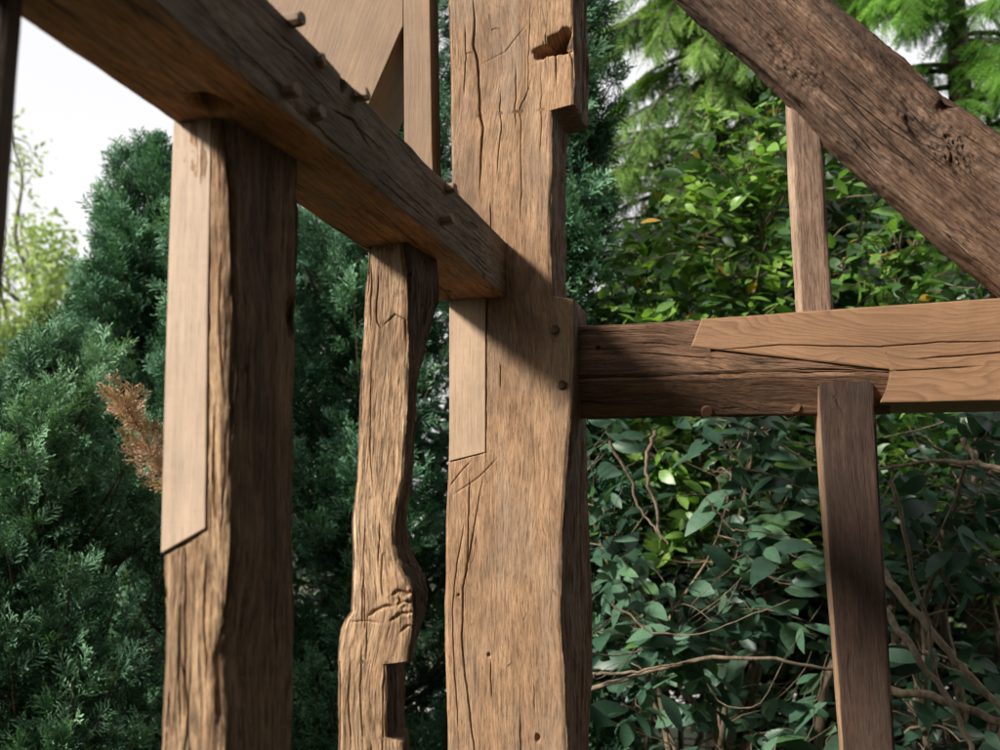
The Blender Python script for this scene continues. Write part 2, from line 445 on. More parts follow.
def prism(name, front, depth, mat, parent=None, bevel=0.003, axis=(0, 1, 0), gaxis='z', origin=None, gcen=None):
    """solid of a planar outline (world points) extruded along axis; grain along gaxis"""
    import bmesh
    bm = bmesh.new(); ax = Vector(axis) * depth
    f = [bm.verts.new(Vector(p)) for p in front]; b = [bm.verts.new(Vector(p) + ax) for p in front]
    bm.faces.new(f); bm.faces.new(list(reversed(b)))
    n = len(f)
    for i in range(n): bm.faces.new([f[(i + 1) % n], f[i], b[i], b[(i + 1) % n]])
    bmesh.ops.recalc_face_normals(bm, faces=bm.faces)
    if bevel: bmesh.ops.bevel(bm, geom=list(bm.edges), offset=bevel, segments=2, affect='EDGES', profile=0.6)
    bm.normal_update()
    bmesh.ops.triangulate(bm, faces=[fc for fc in bm.faces if len(fc.verts) > 4])
    bm.verts.ensure_lookup_table()
    V = np.array([v.co[:] for v in bm.verts])
    tri = [[v.index for v in fc.verts] for fc in bm.faces if len(fc.verts) == 3]
    qd = [[v.index for v in fc.verts] for fc in bm.faces if len(fc.verts) == 4]
    bm.free()
    cen = np.mean(np.array([list(p) for p in front]), 0) if gcen is None else np.asarray(gcen)
    rel = V - cen
    if gaxis == 'z': G = rel[:, [0, 1, 2]]
    elif gaxis == 'x': G = rel[:, [2, 1, 0]]
    elif gaxis == 'y': G = rel[:, [0, 2, 1]]
    else:
        a = np.array(gaxis, float); a /= np.linalg.norm(a); e2 = np.array([0, 1.0, 0]); e1 = np.cross(e2, a)
        G = np.stack([rel @ e1, rel @ e2, rel @ a], 1)
    faces = [np.array(x) for x in (qd, tri) if x]
    return make_mesh(name, V, faces, mat, parent, {'grain': G}, False, origin)


def peg(p, direction, r, L, mat, parent, seed=0, inset=0.02, sides=9):
    """tapered, slightly faceted oak peg standing out of a face"""
    rg = np.random.default_rng(seed)
    d = np.array(direction, float); d /= np.linalg.norm(d)
    d = d + rg.normal(0, 0.05, 3); d /= np.linalg.norm(d)
    a = np.cross(d, [0.3, 0.2, 1.0]); a /= np.linalg.norm(a); b = np.cross(d, a)
    rr = r * (1 + rg.normal(0, 0.06, sides)); an = np.linspace(0, 2 * math.pi, sides, endpoint=False)
    V = []
    tilt = rg.normal(0, 0.12, 2)
    for (s, k) in ((-inset, 1.03), (L * 0.75, 1.0), (L, 0.95), (L + 0.002, 0.8)):
        for j in range(sides):
            off = a * math.cos(an[j]) * rr[j] * k + b * math.sin(an[j]) * rr[j] * k
            V.append(np.asarray(p) + d * (s + (off @ (a * tilt[0] + b * tilt[1]) if s > 0 else 0)) + off)
    V.append(np.asarray(p) + d * (L + 0.002))
    V = np.array(V); q = []
    for k in range(3):
        for j in range(sides): q.append([k * sides + j, k * sides + (j + 1) % sides, (k + 1) * sides + (j + 1) % sides, (k + 1) * sides + j])
    t = [[3 * sides + j, 3 * sides + (j + 1) % sides, 4 * sides] for j in range(sides)]
    rel = V - np.asarray(p)
    G = np.stack([rel @ a, rel @ b, rel @ d], 1)
    return make_mesh('peg', V, [np.array(q), np.array(t)], mat, parent, {'grain': G}, False)


# ---- main corner post -------------------------------------------------------
YP = 2.90
pr = [(-150, 449, 574, 588, None), (0, 448, 574, 588, None), (60, 449, 574.5, 588, None), (110.5, 449, 575, 588, None),
      (115, 449, 553, 567, None), (170, 450, 553, 567, None), (240, 450, 551, 566, None), (299, 450, 553, 568, None),
      (302.5, 450, 574, 587, None), (360, 450, 574, 586, None), (410, 450, 573, 586, None), (445, 448, 569, 588, None),
      (480, 447, 567, 589, None), (522, 445, 564, 590, None), (605, 444, 561, 593, None), (671, 445, 564, 593, None),
      (750, 446, 568, 590, None), (850, 444, 570, 592, None)]
PD = 0.20
fp = lambda x, y: atY(x, y, YP)
post_root = empty('corner_post', (atY(510, 400, YP)[0], YP + 0.1, 0))
tag(post_root, 'thick old oak corner post with stepped head and pale strip let into its face', 'post')
pc = [([fp(472, -8), fp(474, 20), fp(473, 45), fp(478, 62), fp(479, 100), fp(482, 130), fp(481, 165), fp(480, 197)], 0.0035, 0.018),
      ([fp(464, 20), fp(466, 60), fp(463, 100)], 0.002, 0.006),
      ([fp(500, 85), fp(501, 130), fp(497, 180)], 0.002, 0.006),
      ([fp(530, 20), fp(505, 52), fp(478, 66)], 0.0018, 0.004),
      ([fp(535, 70), fp(520, 110), fp(522, 190), fp(519, 235)], 0.0018, 0.005),
      ([fp(567, 40), fp(572, 58), fp(574, 70)], 0.0025, 0.01),
      ([fp(486, 460), fp(474, 530), fp(466, 575), fp(463, 590), fp(462, 640), fp(468, 700), fp(474, 750), fp(478, 800)], 0.0022, 0.014),
      ([fp(468, 505), fp(458, 560), fp(452, 610), fp(456, 690), fp(460, 770)], 0.0016, 0.007),
      ([fp(500, 455), fp(478, 478), fp(449, 498)], 0.0018, 0.005),
      ([fp(447, 490), fp(462, 470), fp(472, 460)], 0.0018, 0.005),
      ([fp(487, 270), fp(486.6, 370), fp(486, 470)], 0.0024, 0.01), ([fp(490, 451), fp(468, 457), fp(446, 463)], 0.0024, 0.007)]
pd = [(fp(563, 42), 0.034, 0.024, 0.10, 0), (fp(548, 50), 0.035, 0.012, 0.06, 0), (fp(566, 34), 0.018, 0.014, 0.03, 0), (fp(540, 56), 0.014, 0.008, 0.015, 0),
      (fp(538, 738), 0.006, 0.009, 0.012, 0), (fp(489, 655), 0.004, 0.005, 0.008, 0), (fp(459, 595), 0.004, 0.004, 0.006, 0)]
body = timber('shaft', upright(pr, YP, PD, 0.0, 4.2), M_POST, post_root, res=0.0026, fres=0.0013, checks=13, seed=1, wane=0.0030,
              fibre=0.0005, arris=0.006, chip=0.004, side_rough={1: 0.008}, fresh_lit=(0,), cracks=pc, dents=pd, knots=[(fp(525, 48), 0.08, 0.016)])
pf = [atY(x, y, YP - 0.003) for x, y in ((449.2, 290), (485.5, 290), (485, 452), (449.2, 461))]
prism('repair_strip', pf, 0.05, M_PATCH2, post_root, 0.0015)
peg(fp(555, 330), (0, -1, 0), 0.0125, 0.006, M_PEGD, post_root, 1)
peg(fp(562, 385), (0, -1, 0), 0.0125, 0.005, M_PEGD, post_root, 2)

# ---- wall plate running towards the camera -----------------------------------
E_bl = atY(440, 301, YP)                       # far end, bottom, outer edge
E_br = atY(506.5, 297.5, YP)                   # far end, bottom, inner edge
E_tr = atY(510, 241, YP)                       # far end, top, inner edge
XBL, XBR, ZB, ZT = E_bl[0], E_br[0], (E_bl[2] + E_br[2]) / 2, E_tr[2]
print('plate', XBL, XBR, ZB, ZT)
plate_root = empty('wall_plate', ((XBL + XBR) / 2, YP, ZB))
tag(plate_root, 'pegged oak beam running from the upper left down to the corner post', 'beam')
ys = [YP - 0.002, 2.6, 2.3, 2.0, 1.7, 1.4, 1.1, 0.8, 0.5, 0.2]
rgp = np.random.default_rng(3)
rows = []
for i, y in enumerate(ys):
    j = rgp.normal(0, 0.002, 6) if i else np.zeros(6)
    rows.append([np.array([XBR + j[0], y, ZT + j[1]]), np.array([XBR + j[2], y, ZB + j[3]]),
                 np.array([XBL + j[4], y, ZB + j[5]]), np.array([XBL, y, ZT])])
px_ = lambda x, y: atX(x, y, XBR)
plc = [([px_(330, 108), px_(352, 120), px_(372, 150)], 0.003, 0.01), ([px_(250, 20), px_(290, 52), px_(330, 96)], 0.002, 0.006),
       ([px_(370, 160), px_(420, 205), px_(470, 252)], 0.0015, 0.004), ([px_(215, 25), px_(260, 68), px_(290, 95)], 0.002, 0.005)]
timber('beam_body', rows, M_PLATE, plate_root, fresh_lit=(1,), checks=14, grain_axes=(np.array([0, 0, 1.0]), np.array([1.0, 0, 0])), res=0.003, fres=0.0015, seed=2, wane=0.001, fibre=0.0009, arris=0.004, chip=0.0015,
       cracks=plc, dents=[(px_(343, 84), 0.012, 0.012, 0.02, 0), (px_(200, 30), 0.05, 0.09, 0.004, 0), (EYE + ray(208, 103) * ((ZB - EYE[2]) / ray(208, 103)[2]), 0.022, 0.03, 0.05, 1)])
for k, (x, y, L) in enumerate(((290, 20, 0.014), (318, 61, 0.008), (284, 92, 0.016), (313, 114, 0.014), (355, 95, 0.018), (448, 189, 0.014), (442, 220, 0.018))):
    peg(px_(x, y), (1, -0.1, 0), 0.0125, L + (.007, .002, .006, .004, .008, .003, .006)[k], M_PEG, plate_root, 10 + k)

# ---- near stud with a pale let-in strip -----------------------------------------
pA = atX(175, 118, XBL); YN = pA[1]
print('near stud Y', YN)
nr = [(112, 175, 222, 300, None), (150, 173.5, 225, 300, None), (200, 172, 229, 300, None), (260, 170, 231, 299, None), (330, 168, 233, 299, None),
      (400, 166, 231, 298, None), (470, 164, 229, 298, None), (540, 162.5, 231, 297, None), (600, 161, 226, 297, None),
      (660, 160, 221, 296, None), (700, 158, 223, 296, None), (750, 156, 226, 295, None), (850, 153, 224, 294, None)]
near_root = empty('wall_stud', (pA[0] + 0.05, YN + 0.1, 0))
tag(near_root, 'square weathered stud with a long pale new oak strip down its upper left side', 'stud')
nrow = upright(nr, YN, 0.22, 0.0)
for c in nrow[0]: c[2] = ZB + 0.004
fn_ = lambda x, y: atY(x, y, YN)
timber('shaft', nrow, M_NEAR, near_root, res=0.0024, fres=0.0012, checks=7, seed=3, wane=0.0035, rough=0.002, fibre=0.0016, arris=0.008, chip=0.007, side_rough={1: 0.003}, fresh_lit=(0,),
       cracks=[([fn_(214, 400), fn_(213, 470), fn_(215, 540)], 0.002, 0.006), ([fn_(206, 545), fn_(203, 620), fn_(208, 700)], 0.0016, 0.006),
               ([fn_(222, 240), fn_(219, 330), fn_(223, 390)], 0.002, 0.006), ([fn_(212, 112), fn_(208.6, 300), fn_(206, 460), fn_(205.6, 532)], 0.0024, 0.008), ([fn_(208, 529), fn_(186, 543), fn_(158, 557)], 0.0022, 0.005), ([fn_(180, 590), fn_(178, 660), fn_(182, 740)], 0.0016, 0.006)],
       dents=[(atX(289, 318, fn_(231, 330)[0]), 0.018, 0.035, 0.02, 1), (fn_(222, 665), 0.016, 0.05, 0.008, 0)])
npch = [atY(x, y, YN - 0.0025) for x, y in ((175, 117.5), (211, 116), (207.5, 300), (205, 528), (162.3, 553), (166, 400), (170, 260))]
npch = [p + np.array([-0.0025 if i in (0, 4, 5, 6) else 0, 0, 0]) for i, p in enumerate(npch)]
prism('repair_strip', npch, 0.06, M_PATCH, near_root, 0.0012)

# ---- wavy stud -------------------------------------------------------------------
pB = atX(364, 236, XBL + 0.012); YW = pB[1]
print('wavy stud Y', YW)
wr = [(230, 366, 405, 438, None), (260, 365, 407, 440, None), (290, 363, 408, 439, None), (332, 360, 409, 428, None),
      (372, 358, 410, 418, None), (420, 356, 409, 414, None), (480, 354, 406, 412, None), (510, 350, 399, 408, None), (525, 349, 397, 407, None),
      (545, 350, 397, 411, None), (560, 350, 400, 418, None), (575, 350, 407, 425, None), (590, 350, 414, 428, None), (612, 349, 415, 426, None), (620, 344, 415, 424, None),
      (630, 340, 414, 421, None), (648, 338, 411, 416, None), (661, 337, 410, 413, None), (664, 337, 388, 407, None), (737, 337, 389, 406, None),
      (740, 337, 405, 408, None), (800, 337, 404, 410, None), (900, 335, 404, 412, None)]
wavy_root = empty('wall_stud', (pB[0] + 0.06, YW + 0.08, 0))
tag(wavy_root, 'crooked oak stud with wavy bark edge, a burr and an open mortise low down', 'stud')
wrow = upright(wr, YW, 0.17, 0.0)
for c in wrow[0]: c[2] = ZB + 0.004
fw = lambda x, y: atY(x, y, YW)
timber('shaft', wrow, M_WAVY, wavy_root, res=0.0024, fres=0.0013, checks=9, seed=4, wane=0.005, rough=0.002, fresh_lit=(0,), side_rough={1: 0.006}, fibre=0.0018, arris=0.007, chip=0.006,
       cracks=[([fw(361, 640), fw(360, 690), fw(362, 750)], 0.002, 0.008), ([fw(378, 270), fw(376, 320), fw(381, 330)], 0.002, 0.008),
               ([fw(381, 328), fw(395, 314), fw(405, 320), fw(407, 350)], 0.002, 0.008), ([fw(372, 350), fw(370, 430), fw(373, 500)], 0.0015, 0.005),
               ([fw(366, 618), fw(374, 611), fw(386, 606), fw(396, 607)], 0.005, 0.007), ([fw(390, 597), fw(398, 591), fw(407, 594), fw(415, 590)], 0.006, 0.009),
               ([fw(388, 622), fw(400, 614), fw(415, 612)], 0.005, 0.008), ([fw(393, 606), fw(404, 602), fw(416, 603)], 0.004, 0.007), ([fw(398, 634), fw(407, 626), fw(415, 627)], 0.004, 0.006),
               ([fw(348, 622), fw(366, 621), fw(384, 624)], 0.0022, 0.005), ([fw(384, 545), fw(380, 580), fw(383, 600)], 0.002, 0.005), ([fw(350, 650), fw(348, 700), fw(351, 760)], 0.002, 0.006)],
       bumps=[(fw(402, 606), 0.03, 0.035, 0.005, np.array([80, 80, 60]))],
       knots=[(fw(398, 605), 0.05, 0.014)])

# ---- pale new timbers above the plate ------------------------------------------------
YU = 2.87
fu = lambda x, y: atY(x, y, YU)
up_root = tag(prism('upper_post', [fu(402.5, -170), fu(427, -170), fu(432, 150), fu(433, 178), fu(404, 178), fu(404, 122)], 0.08, M_PALE, None, 0.003,
                    origin=(fu(418, 160)[0], YU, fu(418, 178)[2])), 'pale new oak upright standing on the pegged beam left of the corner post', 'post')
tag(prism('new_brace', [fu(404, -170), fu(403, 26), fu(400, 32), fu(372, 96), fu(345, 160), fu(300, 160), fu(255, 60), fu(262, -170)], 0.24, M_PALE, None, 0.003,
          gaxis=(0.35, 0, 1), origin=(fu(330, 160)[0], YU, fu(330, 160)[2])), 'broad pale new oak brace with a slanting end above the pegged beam', 'brace')

tie = [atY(x, y, YU + .01) for x, y in ((335, 182), (449, 182), (449, 212), (335, 212))]
tag(prism('tie_beam', tie, 0.10, M_PLATE, None, 0.004, gaxis='x', origin=tie[3]), 'short tie hidden behind the pegged beam, carrying the pale upright', 'beam')

# ---- dark post at the left edge ---------------------------------------------------------
YL = 1.02
lr = [(-120, -90, 17, 29, None), (20, -90, 9, 21, None), (300, -95, -11, 1, None), (800, -100, -40, -28, None)]
lroot = timber('outer_post', upright(lr, YL, 0.10, 0.0, 3.0), M_STUD, None, res=0.004, seed=5, wane=0.003, origin=(atY(-30, 300, YL)[0], YL, 0))
tag(lroot, 'dark out of focus post at the far left edge beside the sky', 'post')

# ---- rail on the right: old length scarfed to new oak ------------------------------------
YR = 2.955; RD = 0.19
rail_root = empty('rail', (atY(580, 400, YR)[0], YR, atY(580, 400, YR)[2]))
tag(rail_root, 'horizontal oak rail on the right, dark old wood scarfed into sawn new oak', 'beam')
ro = [(560, 326, 379, 421), (577, 325, 379, 420.5), (640, 322.3, 377, 419.5), (704, 319, 375.5, 418.5), (711, 348.8, 375, 418.5),
      (760, 354, 373, 418), (820, 361, 372, 417.5), (870, 367, 371.5, 417), (890, 369.5, 372, 417)]
rows = []
for (x, yt, ya, yb) in ro:
    A = atY(x, yt, YR); B = atY(x, ya, YR); 
    Cb = np.array([A[0], YR + .075, Z_at(yb, A[0], YR + .075)]); Dt = np.array([A[0], YR + RD, A[2]])
    B[0] = A[0]
    rows.append([A, B, Cb, Dt])
fr_ = lambda x, y: atY(x, y, YR)
rc = [([fr_(x, y) for x, y in ((600, 350), (650, 349), (700, 352))], 0.0016, 0.004), ([fr_(x, y) for x, y in ((620, 362), (720, 364), (850, 368))], 0.002, 0.006)]
timber('old_length', rows, M_RAIL, rail_root, res=0.0028, fres=0.0016, checks=8, seed=6, wane=0.001, fibre=0.0012, arris=0.006, chip=0.005,
       dents=[(fr_(598, 348), 0.005, 0.006, 0.012, 0), (fr_(713, 350), 0.004, 0.005, 0.01, 0)])
YN2 = YR - 0.0035
rows = []
for (xa, ya_, xb, yb_) in ((702, 318.3, 691, 346.5), (716, 317.4, 706, 348.2), (745, 315.4, 742, 352.4), (800, 311.5, 810, 360.3), (850, 308.1, 880, 368.5), (862, 307.3, 895.5, 370.2),
                          (932, 302.4, 880, 402.6), (952, 301, 930, 402), (985, 298.7, 980, 401), (1040, 294.8, 1040, 400), (1130, 288.5, 1130, 398)):
    A = atY(xa, ya_, YN2); B = atY(xb, yb_, YN2); dp = np.array([0, 0.24, 0])
    rows.append([A, B, B + dp, A + dp])
timber('new_length', rows, M_SCARF, rail_root, res=0.003, fres=0.0014, crack_jit=0.0016, seed=16, wane=0.0007, fibre=0.0002, arris=0.0025, chip=0.0008, grain_axes=(np.array([0, 0, 1.0]), np.array([0, 1.0, 0])),
       cracks=[([fr_(x, y) for x, y in ((690, 352), (780, 345), (880, 347), (940, 342.5), (1060, 340))], 0.0018, 0.008), ([fr_(x, y) for x, y in ((905, 360), (960, 356), (1000, 352.5), (1080, 350))], 0.0020, 0.010),
               ([fr_(x, y) for x, y in ((880, 371.5), (930, 369.5), (985, 366))], 0.0018, 0.009)])
for k, (x, y) in enumerate(((707, 412), (795, 407))):
    q = atY(x, y, YR + 0.058); 
    peg(q + np.array([0, 0.002, 0.002]), (0, -0.85, -0.5), 0.016, 0.001, M_PEGR, rail_root, 30 + k, sides=12)

# ---- studs on the right ---------------------------------------------------------------------
YS = 2.972
sr = [(362, 817, 873, None, 811), (388, 818, 874, None, 812), (480, 824, 879, None, 818), (600, 832.5, 886.5, None, 827), (750, 843, 895, None, 838), (850, 850, 901, None, 845)]
srow = upright(sr, YS, 0.13, 0.0)
o = timber('dark_stud', srow, M_STUD, None, res=0.003, seed=7, fresh_lit=(3,), wane=0.002, fibre=0.0005, arris=0.004, chip=0.003, origin=(srow[-1][0][0] + 0.07, YS, 0),  # left side coloured much paler, sunlight on it put into the colour
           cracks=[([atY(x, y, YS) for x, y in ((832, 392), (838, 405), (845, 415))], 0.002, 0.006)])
tag(o, 'dark straight stud standing under the right hand rail', 'stud')
YUS = 3.04
ur = [(60, 790, 818, None, 784), (110, 791, 820, None, 785), (180, 795, 824, None, 788), (220, 797, 826, None, 791), (260, 800, 828, None, 793), (314, 803, 833, None, 796)]
o = timber('upper_stud', upright(ur, YUS, 0.07, None), M_UPST, None, res=0.003, seed=8, fresh_lit=(3,), wane=0.003, fibre=0.0008, arris=0.004, chip=0.003,  # paler left side carries its sunlight in the colour
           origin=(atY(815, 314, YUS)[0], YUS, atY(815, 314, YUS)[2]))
tag(o, 'short slim upright between the right hand rail and the sloping brace', 'stud')

# ---- rough sloping brace ---------------------------------------------------------------------
YB = 2.93; BD = 0.14
lo = [(560, -124), (640, -50), (692, 0), (740, 42), (785, 82), (800, 96), (835, 137), (862, 161), (890, 187), (945, 236), (1000, 279), (1090, 352)]
hi = [(640, -180), (715, -113), (762, -68), (805, -28), (848, 10), (862, 22), (893, 47), (918, 68), (944, 91), (985, 118), (1035, 153), (1125, 226)]
rows = []
for (a, b) in zip(lo, hi):
    A = atY(a[0], a[1], YB); B = atY(b[0], b[1], YB)
    rows.append([A, B, B + np.array([0, BD, 0]), A + np.array([-0.008, BD, -0.006])])
fb = lambda x, y: atY(x, y, YB)
o = timber('sloping_brace', rows, M_BRACE, None, res=0.0028, fres=0.0018, checks=18, seed=9, wane=0.008, fibre=0.0022, arris=0.012, chip=0.012,
           cracks=[([fb(790, 60), fb(850, 112), fb(915, 168)], 0.002, 0.006), ([fb(830, 30), fb(880, 75), fb(930, 120)], 0.002, 0.006), ([fb(960, 190), fb(1000, 230)], 0.002, 0.008)],
           dents=[(fb(921, 130), 0.02, 0.06, 0.02, 0), (fb(955, 95), 0.05, 0.02, 0.022, 0), (fb(900, 100), 0.03, 0.05, 0.006, 0), (fb(790, 50), 0.03, 0.06, 0.008, 0), (fb(870, 150), 0.02, 0.05, 0.008, 0)],
           bumps=[(fb(948, 150), 0.04, 0.06, 0.010, np.array([95, 95, 60])), (fb(800, 70), 0.05, 0.10, 0.004, np.array([110, 110, 70]))], rough=0.006,
           knots=[(fb(940, 140), 0.08, 0.015)], origin=fb(1000, 279))
tag(o, 'rough barky old brace sloping down across the upper right corner', 'brace')

# =================================================================== vegetation
def norm(v):
    return v / (np.linalg.norm(v, axis=-1, keepdims=True) + 1e-12)


class Acc:
    def __init__(self): self.V = []; self.Q = []; self.R = []; self.n = 0

    def add(self, V, Q, r):
        self.V.append(V); self.Q.append(Q + self.n); self.R.append(r); self.n += len(V)

    def stamp(self, tpl, P, D, N, S, rnd):
        """copies a template (verts, quads, tint) to points P with forward D, up N, size S"""
        tv, tq, tt = tpl
        D = norm(D); X = norm(np.cross(D, N)); Z = np.cross(X, D)
        S = np.broadcast_to(S, (len(P),))
        V = P[:, None] + S[:, None, None] * (tv[None, :, 0:1] * X[:, None] + tv[None, :, 1:2] * D[:, None] + tv[None, :, 2:3] * Z[:, None])
        n = len(tv)
        Q = tq[None] + (np.arange(len(P)) * n)[:, None, None]
        r = np.clip(rnd[:, None] + tt[None], 0, 1)
        self.add(V.reshape(-1, 3), Q.reshape(-1, 4), r.ravel())

    def tube(self, pts, rad, sides=5, r=0.5):
        pts = np.asarray(pts, float); n = len(pts); rad = np.broadcast_to(rad, (n,))
        T = norm(np.gradient(pts, axis=0)); ref = np.array([0.31, 0.17, 0.93])
        if abs(T[0] @ ref) > 0.9: ref = np.array([0.9, 0.3, 0.1])
        A = norm(np.cross(T, ref)); B = np.cross(T, A)
        an = np.linspace(0, 2 * math.pi, sides, endpoint=False)
        V = pts[:, None] + rad[:, None, None] * (np.cos(an)[None, :, None] * A[:, None] + np.sin(an)[None, :, None] * B[:, None])
        idx = np.arange(n * sides).reshape(n, sides); a = idx[:-1]; b = idx[1:]
        Q = np.stack([a, np.roll(a, -1, 1), np.roll(b, -1, 1), b], 2).reshape(-1, 4)
        self.add(V.reshape(-1, 3), Q, np.full(n * sides, r))

    def build(self, name, mat, parent, smooth=True):
        return make_mesh(name, np.concatenate(self.V), [np.concatenate(self.Q)], mat, parent, {'rnd': np.concatenate(self.R)}, smooth)


def bez(p0, p1, p2, n, wob=0.0, rg=None):
    t = np.linspace(0, 1, n)[:, None]
    p = (1 - t) ** 2 * p0 + 2 * t * (1 - t) * p1 + t ** 2 * p2
    if wob and rg is not None:
        w = np.cumsum(rg.normal(0, 1, (n, 3)), 0)
        for _ in range(2): w = (np.vstack([w[:1], w[:-1]]) + 2 * w + np.vstack([w[1:], w[-1:]])) / 4
        w = w - w[0]; w -= np.linspace(0, 1, n)[:, None] * w[-1]
        p = p + w * wob / math.sqrt(n)
    return p


def leaf_tpl(w=0.42, rows=5, fold=0.10, droop=0.18, tip=0.9):
    ys = np.linspace(0, 1, rows); V = []; 
    for y in ys:
        h = w * 0.5 * max(0.04, (math.sin(math.pi * min(1, y ** tip * 0.97 + 0.02))) ** 0.85)
        z = -droop * y * y
        V += [(-h, y, z + fold * h * 2), (0, y, z), (h, y, z + fold * h * 2)]
    Q = []
    for k in range(rows - 1):
        a = 3 * k
        Q += [(a, a + 1, a + 4, a + 3), (a + 1, a + 2, a + 5, a + 4)]
    return np.array(V), np.array(Q), np.zeros(len(V))


def diamonds(segs):
    """flat kite for every (base, dir, length, width, tint); returns a template"""
    V = []; Q = []; T = []
    for (b, d, l, w, t0, t1) in segs:
        b = np.array(b, float); d = np.array(d, float); d /= np.linalg.norm(d)
        x = np.cross(d, [0, 0, 1.0]); x /= np.linalg.norm(x) + 1e-9
        k = len(V)
        V += [b, b + d * l * 0.55 + x * w, b + d * l, b + d * l * 0.55 - x * w]
        Q.append((k, k + 1, k + 2, k + 3)); T += [t0, (t0 + t1) / 2, t1, (t0 + t1) / 2]
    return np.array(V), np.array(Q), np.array(T)


def cypress_tpl(seed):
    """a small tuft: one axis with side twigs that curl up, each a few scale-clad twiglets"""
    rg = np.random.default_rng(seed); segs = []
    segs.append(((0, 0, 0), (0, 1, 0.15), 0.6, 0.022, -0.25, -0.1)); segs.append(((0, .5, .06), (0, 1, 0.05), 0.55, 0.03, -0.05, 0.22))
    for i in range(6):
        y = 0.05 + 0.75 * i / 5
        for s in (-1, 1):
            L = (0.42 * (1 - 0.55 * y) + 0.08) * rg.uniform(0.7, 1.25); a = math.radians(rg.uniform(30, 60))
            z0 = rg.uniform(-.45, .6)
            d = np.array([s * math.sin(a), math.cos(a), z0]); d /= np.linalg.norm(d); b = np.array([0, y, .1 * y])
            segs.append((b, d, L, 0.030, -0.18, 0.16))
            for q in (0.45, 0.75):
                d2 = d + rg.normal(0, .55, 3) + np.array([0, .2, .25])
                segs.append((b + d * L * q, d2, L * (0.55 - 0.25 * q) + .05, 0.030, -0.05, 0.38))
    return diamonds(segs)


CYP = [cypress_tpl(k) for k in range(5)]


def needle_tpl(seed, n=26, droop=0.2, nl=0.16, w=0.013):
    rg = np.random.default_rng(seed); segs = []
    for k in range(3):
        segs.append(((0, k * .33, -droop * (k * .33) ** 2), (0, 1, -droop * (k + .5) * .66), 0.4, 0.012, -0.3, -0.2))
    for i in range(n):
        y = 0.03 + 0.95 * i / n
        s = 1 if i % 2 else -1
        for q in range(2):
            a = math.radians(rg.uniform(35, 70)); z = rg.uniform(-0.5, 0.6)
            segs.append(((0, y, -droop * y * y), (s * math.sin(a), math.cos(a), z), nl * rg.uniform(.75, 1.1) * (1 - .35 * y), w, -0.1 + 0.25 * y, 0.05 + 0.35 * y))
    return diamonds(segs)


NDL = [needle_tpl(k) for k in range(3)]
NDLW = [needle_tpl(k + 9, 20, 0.05, 0.13, 0.022) for k in range(3)]

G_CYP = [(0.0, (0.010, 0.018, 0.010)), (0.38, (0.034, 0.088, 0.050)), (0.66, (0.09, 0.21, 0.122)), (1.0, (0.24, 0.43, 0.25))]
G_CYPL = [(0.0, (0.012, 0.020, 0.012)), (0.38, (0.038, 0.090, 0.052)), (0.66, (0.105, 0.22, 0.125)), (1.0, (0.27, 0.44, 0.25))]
M_CYP = leaf_mat('cypress_foliage', G_CYP, 0.1, 0.6, 0.15)
M_CYPL = leaf_mat('pale_cypress_foliage', G_CYPL, 0.1, 0.6, 0.15)
M_DEAD = leaf_mat('dead_foliage', [(0, (0.09, 0.035, 0.018)), (0.5, (0.46, 0.28, 0.19)), (1, (0.70, 0.50, 0.38))], 0.15, 0.8, 0.1)
M_SPR = leaf_mat('spruce_needles', [(0, (0.015, 0.028, 0.012)), (0.4, (0.055, 0.14, 0.035)), (0.75, (0.17, 0.34, 0.07)), (1, (0.30, 0.50, 0.12))], 0.4, 0.5, 0.3)
M_HEM = leaf_mat('weeping_needles', [(0, (0.014, 0.022, 0.010)), (0.4, (0.08, 0.15, 0.038)), (0.75, (0.22, 0.36, 0.09)), (1, (0.36, 0.50, 0.15))], 0.4, 0.5, 0.3)
M_LDK = leaf_mat('dark_leaves', [(0, (0.010, 0.024, 0.014)), (0.45, (0.042, 0.098, 0.060)), (0.8, (0.11, 0.21, 0.125)), (0.95, (0.09, 0.19, 0.05)), (1, (0.10, 0.20, 0.05))], 0.2, 0.42, 0.35)
M_LMD = leaf_mat('green_leaves', [(0, (0.014, 0.032, 0.012)), (0.4, (0.05, 0.12, 0.034)), (0.8, (0.18, 0.33, 0.06)), (0.955, (0.22, 0.34, 0.07)), (0.975, (0.46, 0.32, 0.05)), (1, (0.50, 0.29, 0.05))], 0.32, 0.38, 0.5)
M_LFAR = leaf_mat('far_leaves', [(0, (0.12, 0.16, 0.065)), (0.5, (0.24, 0.31, 0.125)), (1, (0.42, 0.48, 0.24))], 0.4, 0.6, 0.2)
M_BARK = bark_mat('bark', (0.035, 0.025, 0.018), (0.12, 0.085, 0.06))
M_TWIG = bark_mat('twig_bark', (0.085, 0.061, 0.041), (0.27, 0.205, 0.14), 50)
M_MOSS = bark_mat('mossy_bark', (0.09, 0.085, 0.05), (0.26, 0.25, 0.13), 8)


def ground_pt(px, dist):
    """point on the ground on the line of sight of column px, at horizontal distance dist"""
    a = math.atan((px - 500) / F) - PSI
    return np.array([math.sin(a) * dist, math.cos(a) * dist, 0.0])


